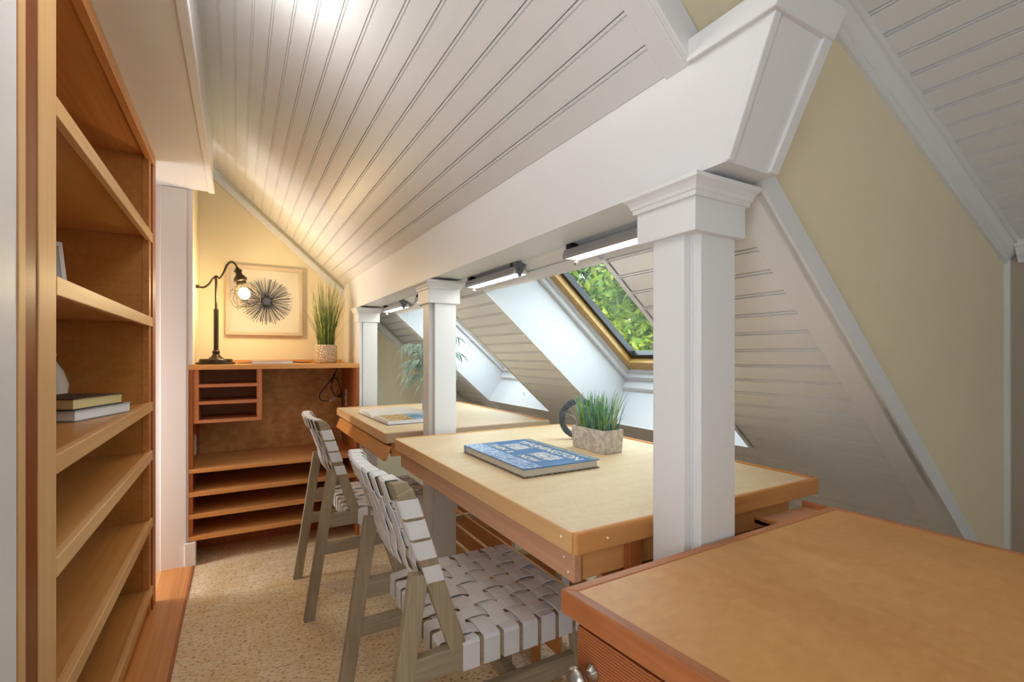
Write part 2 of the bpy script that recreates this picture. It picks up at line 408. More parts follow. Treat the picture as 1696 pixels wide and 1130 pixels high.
# near cheek wall (pale yellow), above the roof line and below the dormer ceiling
YW = .55
DC, DM = 2.294, .387
def dz(x): return DC - DM * x
def rz_(x): return RC - RM * x
ck = struct(MB().prism([(-.1, rz_(-.1) + .01), (-.1, dz(-.1)), (2.16, dz(2.16)), (2.16, 0), (2.3, 0), (2.3, -.02), (2.13, 0), (2.13, rz_(2.13)+.02)][:4] + [(2.155, rz_(2.155) + .02)], YW, YW + .04, 'Y').build('wall_cheek', YEL))
# right wall of the near dormer
rw = struct(box(2.14, 2.2, -1.6, YW, 0, dz(2.14) + .05).build('wall_right', SHADEW))
box(2.128, 2.14, -1.6, YW - .006, 0, .10).build('baseboard', WHITE, rw, bevel=.003)
struct(box(-1.15, -1.1, -1.6, 3.62, 0, 2.05).build('wall_left', WHITE))
struct(box(-1.15, 2.2, -1.65, -1.6, 0, 2.45).build('wall_back', YEL))
struct(box(-1.1, -.5, 3.06, 3.10, 0, 2.0).build('wall_far', WHITE))
struct(box(2.14, 2.2, YW, YW + .05, 0, .5).build('wall_right', WHITE))
struct(box(2.124, 2.1395, YW - .014, YW - .0005, 0, dz(2.13) - .05).build('trim_10', WHITE))
# ================================================================= CEILINGS
def plank_profile(wd, dd=.0034, g=.0012, th=.012):
    """section of one bead-and-groove board: (across, depth) depth 0 = visible face, positive = into the roof"""
    return [(g * .8, dd), (g * 1.8, .0002), (.0065, .0002), (.0065 + g, dd * .9), (.0065 + g * 2, dd * .9), (.0065 + g * 3, 0), (wd - g, 0), (wd, dd), (wd, th), (0.0, th)]
MODX = .0472
def plank_mesh(length, wslope, dd, g):
    prof = plank_profile(wslope, dd, g)
    n = len(prof); me = MB()
    me.add([(a, 0, -d) for a, d in prof] + [(a, length, -d) for a, d in prof],
           [tuple(range(n - 1, -1, -1)), tuple(range(n, 2 * n))] + [(i, (i + 1) % n, (i + 1) % n + n, i + n) for i in range(n)])
    m = D.meshes.new('plank'); m.from_pydata(me.v, [], me.f); m.update()
    bm = bmesh.new(); bm.from_mesh(m); bmesh.ops.recalc_face_normals(bm, faces=bm.faces); bm.to_mesh(m); bm.free()
    m.materials.append(WHITE); return m
def put_planks(parent, x_from, count, modx, length, y0, slope, const, dd=.0034, g=.0010, cache={}):
    ang = math.atan(slope); ws = modx / math.cos(ang)
    key = (round(length, 4), round(ws, 5), dd)
    if key not in cache: cache[key] = plank_mesh(length, ws, dd, g)
    for i in range(count):
        x = x_from + i * modx
        o = D.objects.new('plank', cache[key]); C.objects.link(o); o.parent = parent
        # local x axis runs down the slope, local -z runs outwards (up)
        mt = Matrix(((math.cos(ang), 0, -math.sin(ang), x), (0, -1, 0, y0 + length), (-math.sin(ang), 0, -math.cos(ang), const - slope * x), (0, 0, 0, 1)))
        o.matrix_local = mt
# upper ceiling left of the beam
up = struct(rslab(-.45, .68, .57, YF, .020, .11).build('ceiling', WHITE))
put_planks(up, .652 - 17 * MODX, 17, MODX, YF - .576, .575, RM, RC + .010)
# its near end trim
rslab(-.12, .664, .552, .597, .0035, .011).build('trim_3', WHITE, bevel=.002)['kind'] = 'structure'
rslab(-.12, .664, .541, .552, .0035, .058).build('trim_4', WHITE, bevel=.002)['kind'] = 'structure'
# soffit over the left bookcase
sf = struct(box(-1.1, -.113, -1.2, 3.06, 2.0, 2.03).build('ceiling', WHITE))
box(-.125, -.113, -1.2, 3.06, 2.03, 2.36).build('fascia', WHITE, sf)
box(-.135, -.105, -1.2, 3.066, 1.993, 2.012).build('edge_bead', WHITE, sf, bevel=.004)
# dormer ceiling over the near room
dn = (DM / math.hypot(1, DM), 1 / math.hypot(1, DM))
dc = struct(MB().prism([(-.12, dz(-.12) + .012), (2.2, dz(2.2) + .012), (2.2, dz(2.2) + .08), (-.12, dz(-.12) + .08)], -1.6, YW + .04, 'Y').build('ceiling', WHITE))
put_planks(dc, 2.118 - 32 * .0638, 32, .0638, 2.13, -1.6, DM, DC, .0075, .0018)
# crown on the cheek wall below the dormer ceiling
def crown(y_wall, x0, x1, name):
    prof = [(0, -.062), (-.009, -.062), (-.009, -.052), (-.014, -.048), (-.014, -.040), (-.022, -.033), (-.029, -.020), (-.031, -.013), (-.037, -.013), (-.037, -.006), (-.043, -.004), (-.043, .002), (0, .002)]
    mb = MB(); n = len(prof)
    pts = [(x, y_wall + a, dz(x) + b) for x in (x0, x1) for a, b in prof]
    mb.add(pts, [tuple(range(n)), tuple(range(2 * n - 1, n - 1, -1))] + [(i, i + n, (i + 1) % n + n, (i + 1) % n) for i in range(n)])
    return struct(mb.build(name, WHITE))
crown(YW, -.1, 2.135, 'trim_5')
prof = [(0, -.055), (-.006, -.055), (-.01, -.045), (-.024, -.03), (-.032, -.01), (-.038, -.006), (-.038, 0.012), (0, 0.005)]
MB().prism([(2.14 + a, dz(2.14) + b) for a, b in prof], -1.6, YW - .03, 'Y').build('trim_6', WHITE)['kind'] = 'structure'
# sloped roof lining with the two skylights
XA0, XA1 = .897, 1.553
YA = (1.045, 1.776); YB = (2.28, 3.03)
low = MB()
rslab(.76, XA0 - .012, .57, YF, .012, .10, low); rslab(XA1, 2.08, .57, YF, .012, .10, low)
for a, b in ((.57, YA[0] - .012), (YA[1] + .012, YB[0] - .012), (YB[1] + .012, YF)): rslab(XA0, XA1, a, b, .013, .10, low)
low = struct(low.build('ceiling', WHITE))
x0p = XA1 - 17 * MODX   # .7506
put_planks(low, x0p, 3, MODX, YF - .6 - .0, .6, RM, RC, .0075, .0017)
for a, b in ((.60, YA[0] - .011), (YA[1] + .011, YB[0] - .011), (YB[1] + .011, YF)):
    put_planks(low, x0p + 3 * MODX, 14, MODX, b - a, a, RM, RC, .0075, .0017)
put_planks(low, XA1, 10, MODX, YF - .6, .6, RM, RC, .0075, .0017)
# trim along the near edge of that slope
t7 = struct(rslab(.76, 2.14, .535, .605, -.012, .0).build('trim_7', WHITE, bevel=.002))
rslab(.76, 2.14, .531, .55, -.012, .034).build('trim_edge', WHITE, t7)
# moulding where slope meets beam
mm = MB()
mm.prism([(.786, 1.425), (.80, 1.425), (.806, 1.438), (.822, 1.444), (.826, 1.436), (.84, 1.428), (.85, 1.418), (.852, 1.47), (.786, 1.50)][:1] + [(.79, 1.425), (.80, 1.43), (.812, 1.433), (.82, 1.427), (.836, 1.422), (.862, 1.408), (.864, 1.44), (.79, 1.49)], .6, YF - .002, 'Y')
struct(mm.build('trim_8', WHITE))

# ---- skylights
def skylight(idx, y0, y1):
    t = .02; dep = .25
    # shaft walls as one lined shaft
    sh = MB()
    rslab(XA0 - t, XA0, y0 - t, y1 + t, .0, dep + .06, sh)                                    # head
    # sill reveal, a little flared
    p0 = RP(XA1, 0); p1 = (1.655, 0, .950); q1 = (1.685, 0, .955); q0 = (XA1 + .03, 0, p0[2] - .02)
    sh.hexa([(p0[0], y0, p0[2]), (q0[0], y0, q0[2]), (q0[0], y1, q0[2]), (p0[0], y1, p0[2]), (p1[0], y0, p1[2]), (q1[0], y0, q1[2]), (q1[0], y1, q1[2]), (p1[0], y1, p1[2])])
    w_ = struct(sh.build('window_%d' % idx, WHITE2))
    for ya, yb in ((y0 - t, y0), (y1, y1 + t)):
        poly = [RP(XA0 - t, 0, 0), RP(XA1, 0, 0), (1.665, 0, .945), (1.74, 0, 1.0), RP(XA0 - t, 0, dep + .06)]
        MB().prism([(p[0], p[2]) for p in poly], ya, yb, 'Y').build('reveal', WHITE2, w_)
    # sill ledge
    MB().prism([(1.648, .945), (1.69, .925), (1.76, .99), (1.70, 1.022), (1.688, 1.03), (1.64, .962)], y0 + .0, y1 - .0, 'Y').build('sill', WHITE2, w_, bevel=.003)
    # white liner strips and pine sash on the frame plane
    xa, xb = XA0 - .0, 1.520     # in roof coordinates at n = dep
    def ring(w0, w1, n0, n1, name, mat):
        """rectangular ring from inset w0 to inset w1"""
        for (a, b, c, d) in ((xa + w0, xb - w0, y0 + w0, y0 + w1), (xa + w0, xb - w0, y1 - w1, y1 - w0)):
            rslab(a, b, c, d, n0, n1).build(name, mat, w_, bevel=.0015)
        for (a, b) in ((xb - w1, xb - w0), (xa + w0, xa + w1)):
            rslab(a, b, y0 + w1, y1 - w1, n0, n1).build(name, mat, w_, bevel=.0015)
    ring(0, .022, dep - .03, dep + .05, 'liner', WHITE2)
    ring(.022, .034, dep - .008, dep + .05, 'liner_lip', WHITE2)
    ring(.034, .072, dep + .004, dep + .06, 'sash', PINE)
    ring(.072, .090, dep + .03, dep + .06, 'gasket', BLACK)
    rslab(xa + .08, xb - .08, y0 + .08, y1 - .08, dep + .045, dep + .049).build('pane', GLASS, w_)
    # thin trim round the opening on the room side
    for a, b, c, d in ((XA0 - .012, XA1 + .012, y0 - .012, y0 - .0006), (XA0 - .012, XA1 + .012, y1 + .0006, y1 + .012), (XA0 - .03, XA0, y0, y1), (XA1, XA1 + .012, y0, y1)):
        rslab(a, b, c, d, -.006, .02).build('opening_trim', WHITE, w_, bevel=.002)
    return w_
w1 = skylight(1, *YA); w2 = skylight(2, *YB)
hk = MB(); hk.tube([(1.59 + .012 * math.sin(a), 2.62 + .012 * math.cos(a), .868 + .0) if False else (1.578 - .004, 2.60 + .011 * math.cos(a), .875 + .011 * math.sin(a)) for a in [k * math.pi / 6 for k in range(12)]], .0025, 6, True)
hk.build('sash_pull_ring', PLASTIC, w2)
# outer roof so that daylight comes only through the skylights
ro = MB()
rslab(-.2, XA0 - .02, .56, YF + .1, .11, .30, ro); rslab(XA1 + .14, 2.3, .56, YF + .1, .11, .30, ro)
for a, b in ((.56, YA[0] - .02), (YA[1] + .02, YB[0] - .02), (YB[1] + .02, YF + .1)): rslab(XA0 - .02, XA1 + .14, a, b, .11, .30, ro)
struct(ro.build('roof', GREYM))

# ================================================================= BEAM
bx0, bx1, bz0, bz1 = .668, .785, 1.425, 1.60
beam = thing('beam', 'long white boxed beam carried on the three columns under the slope', 'beam', (.72, .5, 1.425))
def slant(z): return .487 - (z - bz0) * (.487 - .403) / (bz1 - bz0)
m = MB()
bt0 = .650
m.hexa([(bx0, slant(bz0), bz0), (bx1, slant(bz0), bz0), (bx1, YF, bz0), (bx0, YF, bz0), (bt0, slant(1.64), 1.64), (bx1, slant(1.64), 1.64), (bx1, YF, 1.64), (bt0, YF, 1.64)])
m.build('beam_casing', WHITE, beam, world=True)
m = MB(); z0, z1 = 1.603, 1.640
def lip(z, e): return slant(z) - e
m.hexa([(bt0 - .006, lip(z0, .008), z0), (bx1 + .012, lip(z0, .008), z0), (bx1 + .012, .545, z0), (bt0 - .006, .545, z0),
        (bt0 - .006, lip(z1, .008), z1), (bx1 + .012, lip(z1, .008), z1), (bx1 + .012, .545, z1), (bt0 - .006, .545, z1)])
m.build('cap_band', WHITE, beam, world=True, bevel=.002)
m = MB()
m.hexa([(bx1 - .012, slant(bz0) - .006, bz0 + .001), (bx1 + .012, slant(bz0) - .006, bz0 + .001), (bx1 + .012, .548, bz0 + .001), (bx1 - .012, .548, bz0 + .001),
        (bx1 - .012, slant(z0) - .006, z0), (bx1 + .012, slant(z0) - .006, z0), (bx1 + .012, .548, z0), (bx1 - .012, .548, z0)])
m.build('end_trim', WHITE, beam, world=True, bevel=.002)
m = MB(); zb = bz0 + .001
m.hexa([(bx0 - .001, slant(zb) - .004, zb), (bx0 + .014, slant(zb) - .004, zb), (bx0 + .014, slant(zb) + .01, zb), (bx0 - .001, slant(zb) + .01, zb),
        (bt0 + .002, slant(z0) - .004, z0), (bt0 + .018, slant(z0) - .004, z0), (bt0 + .018, slant(z0) + .01, z0), (bt0 + .002, slant(z0) + .01, z0)])
m.build('end_trim', WHITE, beam, world=True, bevel=.002)

# ================================================================= COLUMNS
def column(y0, label):
    w_ = .108; x0 = .664; x1 = x0 + w_; y1 = y0 + w_; cx, cy = (x0 + x1) / 2, (y0 + y1) / 2
    c = thing('column', label, 'column', (cx, cy, 0), 0, 'white square columns under the beam')
    t = .017
    box(x0 + t, x1 - t, y0 + t, y1 - t, 0, 1.33).build('core', WHITE, c, world=True)
    box(x0, x0 + t, y0 + t + .004, y1 - t, 0, 1.33).build('face_board', WHITE, c, world=True, bevel=.0015)
    box(x1 - t, x1, y0 + t, y1 - t, 0, 1.33).build('face_board', WHITE, c, world=True, bevel=.0015)
    box(x0 + t, x1, y0, y0 + t, 0, 1.33).build('face_board', WHITE, c, world=True, bevel=.0015)
    box(x0 + t, x1 - t, y1 - t, y1, 0, 1.33).build('face_board', WHITE, c, world=True, bevel=.0015)
    e = .012
    box(x0 - e, x1 + e, y0 - e, y1 + e, 1.326, 1.39).build('capital_block', WHITE, c, world=True, bevel=.0015)
    def sq(k, z): return [(x0 - k, y0 - k, z), (x1 + k, y0 - k, z), (x1 + k, y1 + k, z), (x0 - k, y1 + k, z)]
    MB().loft([sq(k, z) for k, z in ((.013, 1.382), (.017, 1.382), (.018, 1.389), (.020, 1.391), (.0215, 1.397), (.025, 1.403), (.028, 1.406), (.030, 1.408), (.030, 1.415), (.013, 1.4165))]).build('crown_moulding', WHITE, c, world=True)
    return c
column(.546, 'nearest and largest white square column, rising beside the amber cabinet')
column(1.805, 'middle white square column, standing between the two desks')
column(3.066, 'farthest white square column, at the right end of the low bookcase')

# ================================================================= FAR BOOKCASE
fb = thing('bookcase', 'low wide amber bookcase with pigeonholes against the far yellow wall', 'bookcase', (.21, 3.3, 0))
bxl, bxr, byf, byb = -.222, .6585, 3.06, YF - .004
B = lambda n, mt, *a, bev=.0015: box(*a).build(n, mt, fb, world=True, bevel=bev)
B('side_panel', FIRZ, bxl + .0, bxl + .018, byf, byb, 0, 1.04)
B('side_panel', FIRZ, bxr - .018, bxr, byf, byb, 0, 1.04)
B('back_panel', PANELD, bxl + .018, bxr - .018, byb - .012, byb, .13, 1.04)
B('top', FIRX, bxl - .002, bxr + .002, byf - .004, byb, 1.040, 1.066, bev=.002)
B('upstand', FIRX, bxl + .02, bxr - .02, byb - .03, byb - .012, 1.066, 1.088)
for z0, z1 in ((.488, .511), (.363, .389), (.245, .270), (.129, .153)):
    B('shelf', FIRX, bxl - .001, bxr - .001, byf - .003, byb - .012, z0, z1)
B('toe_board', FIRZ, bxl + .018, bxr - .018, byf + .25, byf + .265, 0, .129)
# pigeonhole unit
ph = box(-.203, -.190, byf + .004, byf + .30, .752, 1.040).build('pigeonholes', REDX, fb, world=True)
def pb(n, *a): return box(*a).build(n, REDX, ph, bevel=.001)
po = fb.location
def pbx(n, x0, x1, y0, y1, z0, z1): return pb(n, x0 - po.x, x1 - po.x, y0 - po.y, y1 - po.y, z0 - po.z, z1 - po.z)
pbx('upright', .108, .122, byf + .004, byf + .30, .752, 1.040)
pbx('upright', -.190, -.178, byf + .004, byf + .30, .752, 1.040)
pbx('upright', .098, .108, byf + .01, byf + .30, .752, 1.040)
for z in (.752, .852, .944): pbx('divider', -.190, .119, byf + .002, byf + .30, z, z + .017)
pbx('back', -.190, .108, byf + .285, byf + .30, .752, 1.040)

# outlets in the bookcase
def outlet(loc, sgn, label):
    t = thing('wall_outlet', label, 'outlet', loc)
    box(-.004 if sgn < 0 else 0, 0 if sgn < 0 else .004, -.03, .03, -.055, .055).build('plate', PLASTIC, t, bevel=.0015)
    for z in (-.022, .022): box(-.007 if sgn < 0 else .004, -.004 if sgn < 0 else .007, -.014, .014, z - .014, z + .014).build('socket', LGREY, t, bevel=.001)
outlet((bxl + .018, 3.2, .62), 1, 'white power outlet on the left inner side of the low bookcase')
outlet((bxr - .018, 3.38, .83), -1, 'white power outlet on the right inner side of the low bookcase, by the coiled cord')

# ================================================================= LEFT BOOKCASE
lb = thing('bookcase', 'tall light-fronted wooden bookcase filling the left side, mostly empty shelves', 'bookcase', (-.50, 1.9, 0))
LX = -.32
L = lambda n, mt, *a, bev=.0015: box(*a).build(n, mt, lb, world=True, bevel=bev)
L('side_panel', PANEL, -.70, LX - .012, 2.555, 2.575, 0, 1.99)
L('side_panel', PANEL, -.70, LX - .012, 1.17, 1.205, 0, 1.99)
L('back_panel', PANEL, -.70, -.69, 1.205, 2.555, 0, 1.99)
L('front_stile', OAKLZ, LX - .02, LX, 1.213, 1.312, 0, 1.985)
L('edge_stile', DARKF, LX - .03, LX - .002, 1.150, 1.213, 0, 1.999)
L('outer_batten', OAKLZ, LX - .03, LX - .0, 1.119, 1.149, 0, 1.999)
L('front_stile', FIR, LX - .03, LX - .006, 2.552, 2.598, .0, 1.985)
L('edge_stile', FIRZ, LX - .05, LX, 2.604, 2.688, 0.0, 1.999)
L('top_board', FIR, -.69, LX - .02, 1.20, 2.56, 1.972, 1.99)
L('top_rail', FIR, LX - .02, LX + .004, 1.21, 2.64, 1.955, 1.999)
for z in (.116, .411, .704, .916, 1.282, 1.649):
    s = L('shelf', SHELF if z < 1.2 else MDFD, -.69, LX - .018, 1.206, 2.555, z - .022, z - .001)
    e = box(LX - .018, LX + .001, 1.312, 2.597, z - .040, z).build('front_edge', OAKL, s, bevel=.002)
    for v in e.data.vertices: v.co -= lb.location
L('kick_board', FIR, LX - .03, LX - .015, 1.21, 2.555, 0, .076)

# things on it
def book(name, label, loc, rz, lx, ly, th, cover, pages, ct=.003, group=None):
    """lx along local x, ly along local y, spine at x = 0"""
    t = thing(name, label, 'book', loc, rz, group)
    box(.004, lx - .004, .004, ly - .004, ct, th - ct).build('pages', pages, t, bevel=.001)
    box(0, lx, 0, ly, 0, ct).build('back_cover', cover, t, bevel=.001)
    f = box(0, lx, 0, ly, th - ct, th).build('front_cover', cover, t, bevel=.001)
    box(-.001, ct, 0, ly, ct, th - ct).build('spine', cover, t, bevel=.001)
    return t, f
# local y runs along the shelf (+Y turned slightly to +X)
book('book', 'pale blue-grey hardback, lower of the two books lying on the tall bookcase', (-.596, 1.985, .916), R(-19.5), .18, .285, .034, BLUEGREY, PAPERW, group=None)
book('book', 'dark aubergine hardback with yellowed pages, upper of the two books on the tall bookcase', (-.598, 1.985, .951), R(-19.5), .178, .245, .035, PURPLE, PAPERY)
pf = thing('photo_frame', 'pale card in a white frame, leaning on an upper shelf of the tall bookcase', 'frame', (-.545, 1.905, 1.2835), R(39))
pf.rotation_euler = (R(-12), 0, R(39))
for a in ((-.12, .12, 0, .008, 0, .012), (-.12, .12, 0, .008, .18, .195), (-.12, -.108, 0, .008, .012, .18), (.108, .12, 0, .008, .012, .18)):
    box(*a).build('frame_bar', PLASTIC, pf, bevel=.001)
box(-.109, .109, .002, .006, .011, .181).build('card', LGREY, pf)
vz = MB().lathe([(.03, 0), (.045, .03), (.05, .07), (.038, .11), (.02, .14), (.022, .16), (.018, .16), (.015, .14)], 0, 0, 24).build('vase', PLASTIC, None, smooth=True)
vz.scale = (1.25, 1.25, 1.3); vz.location = (-.618, 2.42, .916); tag(vz, 'white ceramic vase half hidden behind the front stile of the tall bookcase', 'vase')

# ================================================================= DESKS
def desk(y0, y1, label, drawer_tilt, end_mat, px):
    x0, x1, zt = .514, px, .805
    d = thing('desk', label, 'desk', ((x0 + x1) / 2, (y0 + y1) / 2, 0), 0, None)
    K = lambda n, mt, *a, bev=.0015: box(*a).build(n, mt, d, world=True, bevel=bev)
    K('desktop', MDF, x0 + .004, x1 - .015, y0 + .012, y1 - .012, .768, .8045, bev=.001)
    K('edge_strip', end_mat[0], x0 - .001, x0 + .004, y0 + .013, y1 - .013, .766, .8048, bev=.001)
    K('end_strip', end_mat[1], x0 + .0, x1, y0, y0 + .012, .7655, .8075, bev=.004)
    K('end_strip', end_mat[0], x0 - .002, x1, y1 - .012, y1, .7655, .8075, bev=.004)
    K('edge_strip', FIR, x1 - .015, x1, y0 + .012, y1 - .012, .766, .8085, bev=.003)
    # side panels, rails and the drawer front
    K('side_panel', FIRX, x0 + .03, x1 - .08, y0 + .03, y0 + .045, .706, .7655)
    K('side_panel', FIRX, x0 + .03, x1 - .08, y1 - .045, y1 - .03, .706, .7655)
    K('corner_post', FIRZ, .652, .684, y0 + .012, y0 + .03, .700, .7655)
    K('bottom_rail', REDX, .60, x1 - .10, y0 + .02, y0 + .05, .690, .702)
    K('back_rail', FIR, x1 - .10, x1 - .08, y0 + .045, y1 - .045, .69, .766)
    K('drawer_base', FIR, x0 + .045, x1 - .10, y0 + .045, y1 - .045, .704, .712)
    m = MB()
    if drawer_tilt:
        m.hexa([(x0 - .012, y0 + .01, .698), (x0 + .004, y0 + .01, .694), (x0 + .004, y1 - .03, .694), (x0 - .012, y1 - .03, .698),
                (x0 + .012, y0 + .01, .754), (x0 + .027, y0 + .01, .752), (x0 + .027, y1 - .03, .752), (x0 + .012, y1 - .03, .754)])
    else:
        m.box(x0 + .013, x0 + .032, y0 + .024, y1 - .03, .706, .7615)
    m.build('drawer_front', drawer_tilt or PINKY, d, world=True, bevel=.003)
    K('drawer_bar', BLACK if not drawer_tilt else FIRZ, x0 + .034, x0 + .046, y0 + .045, y1 - .045, .712, .758)
    for yy in (y0 + .14, y1 - .14):
        K('leg', WHITE, x1 - .12, x1 - .08, yy - .02, yy + .02, 0, .69)
    # brace arms to the leg, hidden under the top
    return d
tab2 = desk(.672, 1.782, 'nearer fir desk with the blue picture book and planter on it', None, (OAKL, FIRX), 1.286)
tab1 = desk(1.905, 2.988, 'farther fir desk with the open book and the tall leafy vase on it', FIR, (OAKL, PALEX), 1.30)
for yy in (.72, .80, 1.66): pass

# brass pins on the near desk
pin = MB()
for y, z in ((.715, .789), ):
    pin.sphere((.5125, y, z), .0022, 8, 6)
pin.build('brass_pin', GOLD, tab2, world=True)
MB().sphere((.585, .671, .787), .0024, 8, 6).build('brass_pin', GOLD, tab2, world=True)
MB().sphere((.5265, .725, .745), .0022, 8, 6).build('brass_pin', GOLD, tab2, world=True)
MB().sphere((.5265, .712, .722), .0022, 8, 6).build('brass_pin', GOLD, tab2, world=True)

# ================================================================= NEAR CABINET
cab = thing('cabinet', 'large amber-topped wooden cabinet in the near right corner', 'cabinet', (.75, .2, 0))
P0, P1, P2 = (.384, .537), (1.092, .546), (1.106, .10)
P3 = (.4235, .10)
P1 = (1.092, .5455); PB = (1.125, -.35); PA = (.462, -.35)
quad = [P0, P1, PB, PA]
def inset(q, e, back=None):
    c = Vector((sum(p[0] for p in q) / 4, sum(p[1] for p in q) / 4)); out = []
    n = len(q)
    for i in range(n):
        p = Vector(q[i]); a = (Vector(q[i - 1]) - p).normalized(); b = (Vector(q[(i + 1) % n]) - p).normalized()
        out.append(tuple(p + (a + b) * e))
    return out
def slabq(q, z0, z1): return MB().prism(q, z0, z1, 'Z')
slabq(inset(quad, .016), .772, .7985).build('top_panel', MDFD, cab, world=True)
i0 = inset(quad, .016)
for k, mt in ((0, REDX), (1, REDX), (3, REDY)):
    a, b = quad[k], quad[(k + 1) % 4]; c_, d_ = i0[(k + 1) % 4], i0[k]
    slabq([a, b, c_, d_], .768, .8).build('edge_strip', mt, cab, world=True, bevel=.002)
slabq(inset(quad, .020), .02, .768).build('carcass', FIRZ, cab, world=True)
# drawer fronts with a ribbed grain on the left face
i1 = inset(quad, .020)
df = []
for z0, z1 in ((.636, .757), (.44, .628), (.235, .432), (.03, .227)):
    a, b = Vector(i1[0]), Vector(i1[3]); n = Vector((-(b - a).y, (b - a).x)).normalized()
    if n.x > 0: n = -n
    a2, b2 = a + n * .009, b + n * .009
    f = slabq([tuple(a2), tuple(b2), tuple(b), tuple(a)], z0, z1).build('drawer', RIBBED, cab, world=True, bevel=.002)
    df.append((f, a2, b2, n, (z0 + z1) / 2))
for f, a2, b2, n, zc in df:
    p = a2 + (b2 - a2).normalized() * .030
    kb = MB()
    q = []
    for r_, h_ in ((.011, 0), (.0115, .002), (.006, .006), (.0055, .014), (.006, .018), (.015, .021), (.0175, .027), (.016, .033), (.009, .037), (.001, .038)):
        ring = []
        for k in range(20):
            an = 2 * math.pi * k / 20
            tdir = (b2 - a2).normalized()
            ring.append((p.x + n.x * h_ + tdir.x * r_ * math.cos(an) - cab.location.x, p.y + n.y * h_ + tdir.y * r_ * math.cos(an) - cab.location.y, zc + .012 + r_ * math.sin(an)))
        q.append(ring)
    kb.loft(q); kb.build('knob', STEEL, f, smooth=True)

# pull-out slide between cabinet and desk
sl = thing('pullout_board', 'reddish pull-out board just under the near desk beside the cabinet', 'board', (1.12, .61, .74))
box(1.01, 1.20, .575, .665, .742, .750).build('panel', PINKY, sl, world=True)
box(1.01, 1.02, .570, .668, .740, .758).build('rim', REDX, sl, world=True, bevel=.001)
box(1.20, 1.212, .570, .668, .740, .762).build('rim', REDX, sl, world=True, bevel=.001)
box(1.02, 1.20, .570, .577, .740, .758).build('rim', REDX, sl, world=True, bevel=.001)
for xx in (1.03, 1.19): box(xx - .008, xx + .008, .60, .63, 0, .740).build('support', REDX, sl, world=True)

# ================================================================= SLATTED RACK under the desks
rk = thing('slatted_rack', 'low rack of upright wooden slats on the floor under the desks', 'rack', (1.08, 2.3, 0))
for x in (.93, 1.032, 1.137, 1.24):
    box(x - .006, x + .006, 1.30, 3.0, .12, .20).build('slat', FIR, rk, world=True, bevel=.001)
for y in (1.45, 1.97, 2.56, 2.92):
    box(.936, 1.234, y - .012, y + .012, .165, .196).build('crosspiece', PALEX, rk, world=True)
for x in (.93, 1.24):
    for y in (1.45, 2.92): box(x - .012, x + .012, y - .012, y + .012, 0, .12).build('leg', FIR, rk, world=True)

